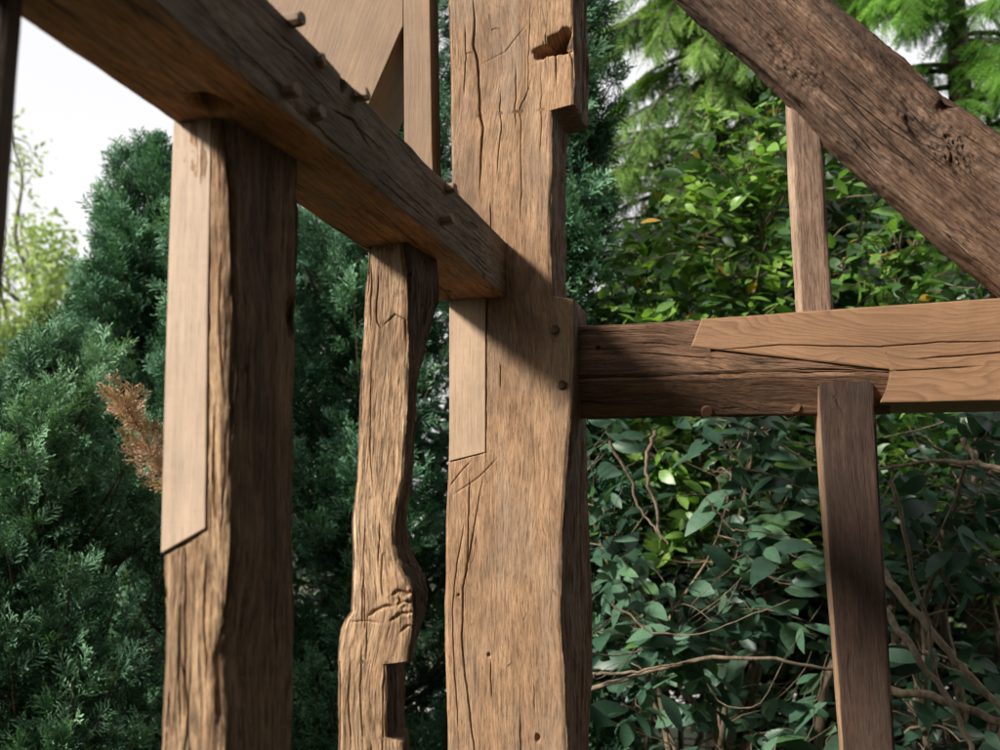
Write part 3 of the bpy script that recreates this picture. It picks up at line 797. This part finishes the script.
def cypress(name, label, base, H, R, n_br, n_sp, seed, mat, spray=(0.09, 0.16), taper=0.75, group=None, z0=0.0, dens=1.0, facing=None):
    rg = np.random.default_rng(seed)
    root = tag(empty(name, base), label, 'tree', group)
    tr = Acc(); n = 14; z = np.linspace(-0.1, H * 0.97, n)
    pts = np.stack([base[0] + rg.normal(0, .02, n).cumsum() * .4, base[1] + rg.normal(0, .02, n).cumsum() * .4, z], 1)
    tr.tube(pts, np.linspace(0.10 * R / .7, 0.008, n), 8)
    fo = Acc()
    lev = (np.arange(n_br) + rg.uniform(0, 1, n_br)) / n_br
    for i in range(n_br):
        zb = z0 + (H - z0) * lev[i]
        f = (1 - (zb / H) ** 1.6) ** taper
        rr = max(0.06, R * f * rg.uniform(0.62, 1.15))
        az = rg.uniform(0, 2 * math.pi)
        if facing is not None and rg.uniform() < 0.55: az = facing + rg.normal(0, 0.9)
        o = np.array([math.cos(az), math.sin(az), 0])
        lift = rg.uniform(0.35, 1.0)
        p0 = np.array([np.interp(zb, z, pts[:, 0]), np.interp(zb, z, pts[:, 1]), max(0.02, zb - rr * 0.5)])
        p2 = p0 + o * rr + np.array([0, 0, rr * lift + 0.1])
        p1 = p0 + o * rr * 0.6 + np.array([0, 0, rr * 0.05])
        bz = bez(p0, p1, p2, 8, 0.05, rg)
        tr.tube(bz, np.linspace(0.012 + rr * .012, 0.003, 8), 4)
        m = int(n_sp * rg.uniform(.7, 1.3) * (0.5 + 0.5 * f))
        t = 1 - rg.uniform(0, 1, m) ** 1.4 * 0.85
        k = t * 7; k0 = np.minimum(k.astype(int), 6); P = bz[k0] + (bz[k0 + 1] - bz[k0]) * (k - k0)[:, None]
        bd = norm(bz[k0 + 1] - bz[k0])
        thick = 0.17 * (1.15 - t) ** 0.5 * (rr / 0.6) ** .4
        off = rg.normal(0, 1, (m, 3)); off = norm(off) * rg.uniform(0.15, 1, m)[:, None] ** 0.6 * thick[:, None]
        P = P + off
        D = bd * 0.9 + norm(off) * 0.9 + np.array([0, 0, 0.35]) + rg.normal(0, .35, (m, 3))
        Nn = np.cross(D, rg.normal(0, 1, (m, 3)))
        br = rg.normal(0.42, 0.14)
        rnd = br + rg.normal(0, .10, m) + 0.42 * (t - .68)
        S = rg.uniform(*spray, m)
        w = rg.integers(0, len(CYP), m)
        for q in range(len(CYP)):
            s = w == q
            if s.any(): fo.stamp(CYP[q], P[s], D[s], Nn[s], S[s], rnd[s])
    fo.build('foliage', mat, root, False); tr.build('trunk', M_BARK, root)
    return root


def spruce(name, label, base, H, R, n_limb, n_twig, seed, mat, tpl, weep=0.3, tw=(0.22, 0.4), facing=None, zmin=1.0, bright=0.45, cone=0.7, group=None):
    rg = np.random.default_rng(seed)
    root = tag(empty(name, base), label, 'tree', group)
    tr = Acc(); n = 12; z = np.linspace(-.1, H, n)
    pts = np.stack([np.full(n, base[0]), np.full(n, base[1]), z], 1) + rg.normal(0, .02, (n, 3))
    tr.tube(pts, np.linspace(0.2, 0.02, n), 9)
    fo = Acc()
    for i in range(n_limb):
        zb = zmin + (H * 0.97 - zmin) * (i + rg.uniform()) / n_limb
        rr = R * (1 - zb / H) ** cone * rg.uniform(.7, 1.1) + .15
        az = rg.uniform(0, 2 * math.pi)
        if facing is not None and rg.uniform() < 0.6: az = facing + rg.normal(0, 0.8)
        o = np.array([math.cos(az), math.sin(az), 0])
        p0 = np.array([base[0], base[1], zb]); p2 = p0 + o * rr + np.array([0, 0, -rr * rg.uniform(.1, .4) * (1 + weep)])
        p1 = p0 + o * rr * .55 + np.array([0, 0, rr * .12])
        bz = bez(p0, p1, p2, 10, .06, rg)
        tr.tube(bz, np.linspace(.022, .004, 10), 5)
        m = int(n_twig * rg.uniform(.7, 1.3))
        t = 1 - rg.uniform(0, 1, m) ** 1.2 * .82
        k = t * 9; k0 = np.minimum(k.astype(int), 8); P = bz[k0] + (bz[k0 + 1] - bz[k0]) * (k - k0)[:, None]
        bd = norm(bz[k0 + 1] - bz[k0])
        sd = np.where(rg.uniform(0, 1, m) < .5, -1.0, 1.0)[:, None]
        lat = norm(np.cross(bd, [0, 0, 1.0])) * sd
        D = bd * rg.uniform(.3, .9, m)[:, None] + lat * rg.uniform(.3, 1.0, m)[:, None] + np.array([0, 0, -1.0]) * (weep * rg.uniform(.4, 1.6, m))[:, None]
        Nn = np.array([0, 0, 1.0]) + rg.normal(0, .25, (m, 3)) + bd * 0.4
        S = rg.uniform(*tw, m) * (1.15 - .5 * t)
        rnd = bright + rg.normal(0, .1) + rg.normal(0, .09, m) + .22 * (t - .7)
        w = rg.integers(0, len(tpl), m)
        reps = 1 if weep < .8 else 3
        for q in range(len(tpl)):
            s = w == q
            if not s.any(): continue
            Pq = P[s]; Dq = norm(D[s])
            for rep in range(reps):                            # weeping twigs hang in strings
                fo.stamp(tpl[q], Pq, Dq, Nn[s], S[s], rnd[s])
                Pq = Pq + Dq * S[s][:, None] * 0.8; Dq = norm(Dq * .6 + np.array([0, 0, -0.8]) + rg.normal(0, .15, Dq.shape))
                if rep == 0:                                    # side shoots
                    D2 = norm(Dq + np.cross(Dq, [0, 0, 1.0]) * .9 * sd[s]); fo.stamp(tpl[q], P[s] + Dq * S[s][:, None] * .35, D2, Nn[s], S[s] * .55, rnd[s] + .05)
    fo.build('foliage', mat, root, False); tr.build('trunk', M_BARK, root)
    return root


LEAF = [leaf_tpl(0.44, 5, .12, .16), leaf_tpl(0.50, 5, .05, .28), leaf_tpl(0.40, 5, .2, .05)]
LEAFB = [leaf_tpl(0.42, 6, .12, .22), leaf_tpl(0.48, 6, .06, .35), leaf_tpl(0.38, 6, .18, .12)]


def shrub(name, label, base, region, n_tip, per, size, seed, mat, tpls, bright=0.45, spread=.1, twig_r=.006, cat='shrub', bare=0, stems=7, thick=.02, pal=.12, group=None, extra=(), yellow=.012):
    """region: function rng -> tip point; stems rise from the base, twigs arch from stems to the tips"""
    rg = np.random.default_rng(seed)
    root = tag(empty(name, base), label, cat, group)
    tr = Acc(); fo = Acc()
    tips = np.array([region(rg) for _ in range(n_tip)])
    ctr = tips.mean(0)
    nodes = [];
    for s in range(stems):
        tgt = tips[rg.integers(len(tips))]
        b0 = np.array(base) + np.array([rg.normal(0, .18), rg.normal(0, .15), 0])
        bz = bez(b0, b0 * .5 + tgt * .5 + np.array([0, 0, .3]) + rg.normal(0, .2, 3), tgt, 22, .22, rg)
        tr.tube(bz, np.linspace(thick, thick * .25, 22) * rg.uniform(.7, 1.2), 6)
        nodes.append(bz[4:])
    nd = np.concatenate(nodes)
    for p in tips:
        dist = np.linalg.norm(nd - p, axis=1) + np.where(nd[:, 2] > p[2] + .1, .5, 0) + rg.uniform(0, .25, len(nd))
        q = nd[np.argmin(dist)]
        L = np.linalg.norm(p - q)
        n = max(5, int(L / .05))
        bz = bez(q, (p + q) / 2 + np.array([0, 0, rg.uniform(-.15, .2) * L]) + rg.normal(0, .12 * L, 3), p, n, .05 + .06 * L, rg)
        tr.tube(bz, np.linspace(twig_r, twig_r * .35, n), 4)
        m = max(3, int(per * rg.uniform(.6, 1.4)))
        t = 1 - rg.uniform(0, 1, m) ** 1.6 * min(1, .35 / max(L, .1))
        k = t * (n - 1); k0 = np.minimum(k.astype(int), n - 2); P = bz[k0] + (bz[k0 + 1] - bz[k0]) * (k - k0)[:, None]
        P = P + rg.normal(0, spread * .35, (m, 3))
        bd = norm(bz[-1] - bz[-3])
        az = rg.uniform(0, 2 * math.pi, m)
        D = np.stack([np.cos(az), np.sin(az), rg.normal(-.15, .35, m)], 1) + bd * .6
        Nn = np.array([-0.15, -0.45, 0.75]) + rg.normal(0, .6, (m, 3))
        S = size * rg.uniform(.4, 1.25, m)
        rnd = np.clip(bright + rg.normal(0, pal) + rg.normal(0, .1, m), 0, .9)
        yl = rg.uniform(0, 1, m) < yellow
        rnd = np.where(yl, .99, rnd)
        w = rg.integers(0, len(tpls), m)
        for qn in range(len(tpls)):
            s = w == qn
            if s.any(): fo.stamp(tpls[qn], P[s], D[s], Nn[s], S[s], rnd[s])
    for _ in range(bare):                                       # bare twigs
        p = region(rg); q = nd[np.argmin(np.linalg.norm(nd - p, axis=1) + rg.uniform(0, .5, len(nd)))]
        L = np.linalg.norm(p - q); n = max(6, int(L / .04))
        bz = bez(q, (p + q) / 2 + rg.normal(0, .2 * L, 3), p, n, .10 * L + .03, rg)
        tr.tube(bz, np.linspace(twig_r * 1.2, twig_r * .3, n), 4)
    for (pts, r0, r1) in extra:                                 # long limbs
        pp = np.array(pts); tt = np.linspace(0, 1, 26); ks = np.linspace(0, 1, len(pp))
        q = np.stack([np.interp(tt, ks, pp[:, c]) for c in range(3)], 1)
        for _ in range(3): q[1:-1] = (q[:-2] + 2 * q[1:-1] + q[2:]) / 4
        wv = np.cumsum(rg.normal(0, .004, (26, 3)), 0); wv[:, :] -= np.linspace(0, 1, 26)[:, None] * wv[-1]
        tr.tube(q + wv, np.linspace(r0, r1, 26), 7)
    fo.build('foliage', mat, root); tr.build('branches', M_TWIG, root)
    return root, tr


def box_region(x0, x1, d0, d1, ytop, ybot):
    """tips between two columns of sight, two distances and two heights given as functions or numbers of px"""
    def f(rg):
        for _ in range(50):
            px = rg.uniform(x0, x1); d = d0 + (d1 - d0) * rg.uniform() ** 1.3
            g = ground_pt(px, d)
            zt = ytop(px) if callable(ytop) else ytop
            zb = ybot(px) if callable(ybot) else ybot
            if zt <= zb: continue
            return np.array([g[0], g[1], rg.uniform(zb, zt)])
    return f


def hgt(py, d):
    return 1.6 + d * math.tan(TH + math.atan((375 - py) / F))

# ---- conifers on the left ------------------------------------------------------------------
FC = -math.pi / 2
cypress('cypress_tree', 'dark cypress with ragged tips against the sky, left of the near stud', ground_pt(128, 6.3), hgt(178, 6.3), 0.55, 150, 60, 21, M_CYP, (0.08, 0.14), .45, facing=FC)
cb = cypress('cypress_tree', 'bushy grey green cypress filling the lower left corner', ground_pt(62, 5.0), hgt(385, 5.0), 0.62, 130, 62, 22, M_CYPL, (0.07, 0.125), .42, facing=FC)
cypress('cypress_tree', 'tall dark cypress seen between the near stud and the corner post', ground_pt(385, 5.9), 6.3, 0.70, 210, 62, 23, M_CYP, (0.075, 0.13), .5, facing=FC)
cypress('cypress_tree', 'narrow dark cypress just right of the corner post head', ground_pt(558, 5.2), 6.4, 0.32, 230, 50, 24, M_CYP, (0.08, 0.14), .5, facing=FC)
cypress('cypress_tree', 'dark cypress low down behind the near stud', ground_pt(215, 5.6), 3.6, 0.5, 90, 50, 25, M_CYP, (0.07, 0.12), .5, facing=FC)
# dead brown sprig hanging in the pale cypress
rg = np.random.default_rng(5); dd = Acc()
p0 = atY(166, 490, 3.85); p2 = atY(118, 396, 3.62)
bz = bez(p0, (p0 + p2) / 2 + np.array([0.03, 0, .02]), p2, 10)
dd.tube(bz, np.linspace(.006, .002, 10), 4, .3)
m = 85; t = rg.uniform(0, 1, m); k = t * 9; k0 = np.minimum(k.astype(int), 8); P = bz[k0] + (bz[k0 + 1] - bz[k0]) * (k - k0)[:, None] + rg.normal(0, 1, (m, 3)) * (.026 * (1.1 - t) + .004)[:, None]
D = norm(bz[-1] - bz[0]) + rg.normal(0, .6, (m, 3)); w = rg.integers(0, 5, m)
for q in range(5):
    s_ = w == q
    dd.stamp(CYP[q], P[s_], D[s_], rg.normal(0, 1, (s_.sum(), 3)), rg.uniform(.05, .095, s_.sum()), rg.uniform(.3, .8, s_.sum()))
dd.build('dead_branch', M_DEAD, cb, False)

# ---- far pale tree with mossy limbs, left ----------------------------------------------------
def far_tree(name, label, base, H, seed, nl, crown, leafn):
    rg = np.random.default_rng(seed); root = tag(empty(name, base), label, 'tree'); tr = Acc(); fo = Acc()
    b = np.array(base)
    top = b + np.array([0.3, 0, H * .55])
    tr.tube(bez(b, b + np.array([.1, 0, H * .3]), top, 12, .2, rg), np.linspace(.2, .11, 12), 8)
    for i in range(nl):
        s0 = b + np.array([.1, 0, H * rg.uniform(.22, .55)])
        az = rg.uniform(0, 2 * math.pi); L = crown * rg.uniform(.6, 1.1)
        e = s0 + np.array([math.cos(az) * L, math.sin(az) * L * .7, H * rg.uniform(.12, .48)])
        bz = bez(s0, (s0 + e) / 2 + np.array([0, 0, -.1 * L]) + rg.normal(0, .25, 3), e, 16, .35, rg)
        tr.tube(bz, np.linspace(.08, .015, 16), 6)
        for j in range(9):
            a = bz[rg.integers(5, 16)]; e2 = a + rg.normal(0, .45, 3) + np.array([0, 0, .25])
            b2 = bez(a, (a + e2) / 2 + rg.normal(0, .15, 3), e2, 8, .15, rg); tr.tube(b2, np.linspace(.018, .004, 8), 4)
            m = int(leafn * rg.uniform(.3, 1.6)); kk = rg.integers(2, 8, m)
            P = b2[kk] + rg.normal(0, .2, (m, 3)); 
            fo.stamp(LEAF[0], P, rg.normal(0, 1, (m, 3)) + np.array([0, 0, -.3]), rg.normal(0, .6, (m, 3)) + np.array([0, 0, 1]), rg.uniform(.09, .17, m), rg.uniform(.2, .9, m))
    fo.build('foliage', M_LFAR, root); tr.build('trunk', M_MOSS, root); return root


far_tree('broadleaf_tree', 'blurred pale green tree with mossy bare limbs against the sky at far left', ground_pt(45, 23), 10.2, 31, 22, 3.2, 16)
far_tree('broadleaf_tree', 'blurred yellow green low tree below the mossy limbs at the left edge', ground_pt(15, 20), 5.6, 32, 34, 2.9, 420)

# ---- conifers behind on the right -----------------------------------------------------------
spruce('weeping_conifer', 'weeping conifer with hanging olive strands behind the broadleaf shrubs', ground_pt(725, 9.2), 8.0, 1.75, 200, 110, 41, M_HEM, NDLW, .65, (0.20, 0.38), FC, 1.6, .45, .35)
spruce('spruce_tree', 'bright green spruce boughs in the upper right corner', ground_pt(985, 7.6), 6.4, 1.1, 90, 90, 42, M_SPR, NDL, .3, (0.18, 0.32), FC, 1.8, .6, .45)
spruce('weeping_conifer', 'dark conifer far behind the sloping brace', ground_pt(870, 11.0), 8.5, 1.9, 90, 70, 43, M_HEM, NDLW, .7, (0.2, 0.4), FC, 1.2, .33, .35)

# ---- broadleaf shrubs on the right ----------------------------------------------------------
def top_a(d):
    return lambda px: hgt(np.interp(px, (585, 610, 640, 680, 720, 770, 830, 900, 1010), (320, 275, 215, 190, 140, 115, 130, 165, 215)) , d)


shrub('leafy_shrub', 'light green shrub with some yellow leaves above the rail', ground_pt(700, 5.6), box_region(592, 800, 5.0, 6.2, top_a(5.6), 1.5), 330, 18, .098, 51, M_LMD, LEAF, .60, .10, .0045, bare=45, stems=9, pal=.24, yellow=.02)
shrub('leafy_shrub', 'dark green shrub with crossing branches between slim upright and brace', ground_pt(910, 5.6), box_region(800, 1030, 5.0, 6.4, top_a(5.6), 1.4), 280, 14, .098, 52, M_LMD, LEAF, .42, .10, .006, bare=60, stems=10, thick=.028, pal=.2)
shrub('rhododendron', 'dark glossy shrub with long leaves below the rail, right of the corner post', ground_pt(700, 4.9), box_region(575, 860, 4.15, 5.6, 2.25, .35), 190, 8, .14, 53, M_LDK, LEAFB, .47, .09, .0032, bare=130, stems=12, thick=.016, pal=.15,
      extra=[([atY(*q) for q in ((585, 690, 4.1), (640, 668, 3.95), (720, 656, 3.95), (780, 664, 4.0), (850, 672, 4.1))], .009, .005),
             ([atY(*q) for q in ((590, 672, 4.0), (640, 672, 3.95), (700, 660, 3.95))], .006, .003),
             ([atY(*q) for q in ((722, 440, 3.9), (745, 470, 3.9), (800, 485, 4.0), (830, 505, 4.1))], .004, .002),
             ([atY(*q) for q in ((610, 440, 3.9), (640, 500, 3.95), (668, 545, 3.9))], .006, .003),
             ([atY(*q) for q in ((655, 430, 4.0), (652, 480, 4.0), (662, 540, 4.0))], .008, .005),
             ([atY(*q) for q in ((705, 500, 3.9), (740, 530, 3.9), (790, 535, 3.95))], .004, .002),
             ([atY(*q) for q in ((610, 600, 3.9), (650, 635, 3.9), (720, 632, 3.9), (790, 600, 3.9))], .004, .002)])
shrub('rhododendron', 'deep shaded shrub with thick bare limbs in the lower right corner', ground_pt(960, 5.0), box_region(850, 1060, 4.4, 5.9, 2.2, .35), 110, 8, .14, 54, M_LDK, LEAFB, .33, .10, .0045, bare=80, stems=8, thick=.022, pal=.12,
      extra=[([atY(*q) for q in ((880, 565, 4.3), (925, 620, 4.2), (975, 680, 4.1), (1040, 740, 4.0))], .015, .011),
             ([atY(*q) for q in ((885, 610, 4.1), (925, 670, 4.0), (960, 720, 3.95), (985, 770, 3.9))], .012, .008),
             ([atY(*q) for q in ((885, 690, 4.2), (930, 700, 4.2), (1000, 725, 4.1), (1060, 745, 4.0))], .016, .011),
             ([atY(*q) for q in ((1060, 490, 4.0), (990, 470, 4.1), (930, 462, 4.2), (875, 470, 4.3))], .011, .005),
             ([atY(*q) for q in ((890, 480, 4.0), (905, 530, 4.0), (925, 600, 4.0), (938, 680, 4.0))], .008, .006),
             ([atY(*q) for q in ((960, 440, 4.1), (975, 465, 4.1), (1030, 480, 4.0))], .010, .008)])
# dense backing hedges
shrub('laurel_hedge', 'shady evergreen hedge closing the view behind the shrubs', ground_pt(800, 8.3), box_region(560, 1130, 7.2, 9.0, lambda px: 2.5 if px < 640 else np.interp(px, (640, 665, 700, 760), (2.9, 3.1, 3.7, 4.3)), lambda px: .75 if 625 < px < 705 else .2), 1300, 26, .14, 55, M_LDK, LEAF, .30, .22, .008, bare=20, stems=30, cat='hedge')
shrub('laurel_hedge', 'shady evergreen hedge behind the cypress trees', ground_pt(300, 8.6), box_region(90, 520, 8.0, 9.2, lambda px: 2.6 if px < 150 else 4.2, .2), 800, 26, .13, 56, M_LDK, LEAF, .28, .22, .008, stems=24, cat='hedge')

# ---- unseen things added outside the picture to keep sky light off the frame -------------------------
def blocker_canopy(rg):  # crown shape of an unseen tree, added to cut sky light overhead
    while True:
        p = np.array([rg.uniform(-0.4, 4.2), rg.uniform(-4.6, 4.4), rg.uniform(4.6, 7.6)])
        q = (p - np.array([1.9, -0.2, 6.1])) / np.array([2.3, 4.4, 1.5])
        if q @ q < 1: return p


shrub('broadleaf_tree', 'unseen spreading tree added outside the picture, its crown blocking sky light over the frame', np.array([1.35, -1.6, 0.0]), blocker_canopy, 520, 32, .18, 61, M_LDK, LEAF, .45, .30, .012, stems=14, thick=.08, cat='tree')

src = bpy.data.objects['cypress_tree.002']
ring = [(2.6, 3.3)] + [(x, -4.2 - 0.25 * math.sin(x * 3)) for x in (-4.6, -3.6, -2.6, -1.6, -0.6, 0.4, 1.4)] + [(-4.3 + .2 * math.sin(y * 2), y) for y in (-2.6, -1.5, -0.4)]  # unseen cypress copies, added to block low sky light
for k, (x, y) in enumerate(ring):
    o = src.copy(); COL.objects.link(o); o.location = (x, y, 0); o.rotation_euler = (0, 0, k * 2.1)
    sc = 0.5 if x < -4 else 1.0
    o.scale = (1.15, 1.15, sc)
    o['label'] = 'tall unseen cypress added outside the picture to block sky light from the frame'; o['group'] = 'cypress row added to block sky light'
    for ch in src.children:
        c = ch.copy(); COL.objects.link(c); c.parent = o

t = NT('black_weatherboard'); ps = t.n('NewGeometry').outputs['Position']
wb = t.noise(ps, (2, 2, 40), 4, .6)
M_BLOCKER_BOARD = t.finish(t.n('BsdfPrincipled', {'Base Color': t.ramp(wb, [(.3, (.02, .018, .016)), (.7, (.055, .048, .042))]), 'Roughness': .8}).outputs[0])
t = NT('clay_tiles'); ps = t.n('NewGeometry').outputs['Position']
M_BLOCKER_TILE = t.finish(t.n('BsdfPrincipled', {'Base Color': t.ramp(t.noise(ps, (9, 9, 9), 4, .6), [(.3, (.10, .045, .028)), (.7, (.20, .095, .06))]), 'Roughness': .85}).outputs[0])
barn_blocker = tag(empty('barn_blocker', (4.9, -3.0, 0)), 'black boarded building with a tiled roof, added unseen on the right to block sky light', 'barn_blocker')  # unseen building, added to shut out sky light from the right
BX0, BX1, BY0, BY1, BE, BRG = 2.45, 7.4, -8.5, 2.5, 3.7, 6.6
prism('blocker_wall', [np.array(p) for p in ((BX0, BY0, 0), (BX1, BY0, 0), (BX1, BY0, BE), ((BX0 + BX1) / 2, BY0, BRG), (BX0, BY0, BE))], BY1 - BY0, M_BLOCKER_BOARD, barn_blocker, 0.01)
xm = (BX0 + BX1) / 2
for sgn in (-1, 1):
    e = np.array([xm + sgn * (xm - BX0 + .3), BY0 - .25, BE - .26]); r_ = np.array([xm, BY0 - .25, BRG + .09])
    up_ = np.array([0, 0, .12])
    prism('blocker_roof', [e, r_, r_ + up_, e + up_], BY1 - BY0 + .5, M_BLOCKER_TILE, barn_blocker, 0.008)
M_BLOCKER_GLS = NT('blocker_window_glass'); M_BLOCKER_GLS = M_BLOCKER_GLS.finish(M_BLOCKER_GLS.n('BsdfPrincipled', {'Base Color': (.02, .025, .03), 'Roughness': .08}).outputs[0])
for yw in (-5.5, -2.2):
    fr0 = [np.array([BX0 - .05, yw + a, b]) for a, b in ((0, 1.1), (1.1, 1.1), (1.1, 2.2), (0, 2.2))]
    wn = prism('blocker_window', fr0, .045, M_BLOCKER_BOARD, barn_blocker, .006, axis=(1, 0, 0))
    gl = prism('blocker_pane', [np.array([BX0 - .055, yw + a, b]) for a, b in ((.08, 1.18), (1.02, 1.18), (1.02, 2.12), (.08, 2.12))], .02, M_BLOCKER_GLS, wn, 0, axis=(1, 0, 0))

# ---- ground ------------------------------------------------------------------------------------
def ground_mat():
    t = NT('ground_soil')
    pos = t.n('NewGeometry').outputs['Position']
    a = t.noise(pos, (1, 1, 1), 6, .6); b = t.noise(pos, (18, 18, 18), 5, .65)
    c = t.mix(t.ramp(a, [(.42, 0.0), (.6, 1.0)]), (.06, .045, .03), (.05, .09, .025))
    c = t.mix(.6, c, t.ramp(b, [(.3, .4), (.7, 1.3)]), 'MULTIPLY')
    bp = t.n('Bump', {'Height': b, 'Distance': .03, 'Strength': .8})
    return t.finish(t.n('BsdfPrincipled', {'Base Color': c, 'Roughness': .95, 'Normal': bp.outputs[0]}).outputs[0])


gx = np.linspace(-1, 1, 60); gx = np.sign(gx) * (np.abs(gx) ** 2.2) * 150
gx, gy = np.meshgrid(gx, gx); gp = np.stack([gx.ravel(), gy.ravel(), np.zeros(gx.size)], 1)
gp[:, 2] = .05 * fbm(gp * .35, 77, 3) - .03
gi = np.arange(3600).reshape(60, 60)
gq = np.stack([gi[:-1, :-1], gi[:-1, 1:], gi[1:, 1:], gi[1:, :-1]], 2).reshape(-1, 4)
tag(make_mesh('ground', gp, [gq], ground_mat()), kind='structure')

path = t_ = NT('gravel')
ps = t_.n('NewGeometry').outputs['Position']; nz = t_.noise(ps, (40, 40, 40), 4, .6)
gm = t_.finish(t_.n('BsdfPrincipled', {'Base Color': t_.ramp(nz, [(.3, (.30, .28, .25)), (.7, (.60, .57, .52))]), 'Roughness': .9}).outputs[0])
pa = np.array([ground_pt(px, d) + np.array([0, 0, .075]) for d in (11.5, 13.5, 15.5) for px in (-900, -300, 300, 700, 1100, 1700)])
pq = np.array([[r * 6 + c, r * 6 + c + 1, r * 6 + c + 7, r * 6 + c + 6] for r in range(2) for c in range(5)])
tag(make_mesh('path', pa, [pq], gm), kind='structure')

# ---- light, sky, camera ------------------------------------------------------------------------------
SUN = np.array([1.0, 0.97, -0.86])
w = bpy.data.worlds.new('World'); scene.world = w; w.use_nodes = True
nt = w.node_tree; nt.nodes.clear()
wo = nt.nodes.new('ShaderNodeOutputWorld'); bg = nt.nodes.new('ShaderNodeBackground'); sk = nt.nodes.new('ShaderNodeTexSky')
hs = nt.nodes.new('ShaderNodeHueSaturation')
sk.sky_type = 'NISHITA'; sk.sun_disc = False
el = math.atan2(-SUN[2], math.hypot(SUN[0], SUN[1]))
sk.sun_elevation = el; sk.sun_rotation = math.atan2(-SUN[0], -SUN[1])
sk.air_density = 1.0; sk.dust_density = 1.0; sk.ozone_density = 1.0
hs.inputs['Saturation'].default_value = 0.10
oc = nt.nodes.new('ShaderNodeMix'); oc.data_type = 'RGBA'; oc.inputs[0].default_value = 0.75
oc.inputs[7].default_value = (3.9, 3.86, 3.93, 1)               # thin even cloud over the blue
nt.links.new(sk.outputs[0], hs.inputs['Color']); nt.links.new(hs.outputs[0], oc.inputs[6]); nt.links.new(oc.outputs[2], bg.inputs[0]); nt.links.new(bg.outputs[0], wo.inputs[0])
bg.inputs[1].default_value = 0.13
sl = bpy.data.lights.new('sun', 'SUN'); sl.energy = 3.7; sl.angle = math.radians(9); sl.color = (1.0, .94, .86)
so = bpy.data.objects.new('sun', sl); COL.objects.link(so)
so.rotation_euler = Vector(SUN).to_track_quat('-Z', 'Y').to_euler(); so.location = (-5, -5, 8)

cam = bpy.data.cameras.new('camera'); co = bpy.data.objects.new('camera', cam); COL.objects.link(co)
cam.sensor_width = 36; cam.lens = 36 * F / 1000; cam.clip_start = .02; cam.clip_end = 600
co.matrix_world = Matrix(((RT[0], UP[0], -FW[0], 0), (RT[1], UP[1], -FW[1], 0), (RT[2], UP[2], -FW[2], EYE[2]), (0, 0, 0, 1)))
cam.dof.use_dof = True; cam.dof.focus_distance = 2.95; cam.dof.aperture_fstop = 3.8
scene.camera = co
scene.view_settings.view_transform = 'Standard'; scene.view_settings.look = 'None'
scene.view_settings.exposure = 1.02; scene.view_settings.gamma = 1.0; scene.view_settings.use_curve_mapping = False
scene.render.engine = 'CYCLES'
scene.cycles.use_denoising = True; scene.cycles.max_bounces = 6; scene.cycles.diffuse_bounces = 3; scene.cycles.glossy_bounces = 2
scene.cycles.transmission_bounces = 3; scene.cycles.use_adaptive_sampling = True; scene.cycles.adaptive_threshold = 0.02
scene.cycles.sample_clamp_indirect = 4.0
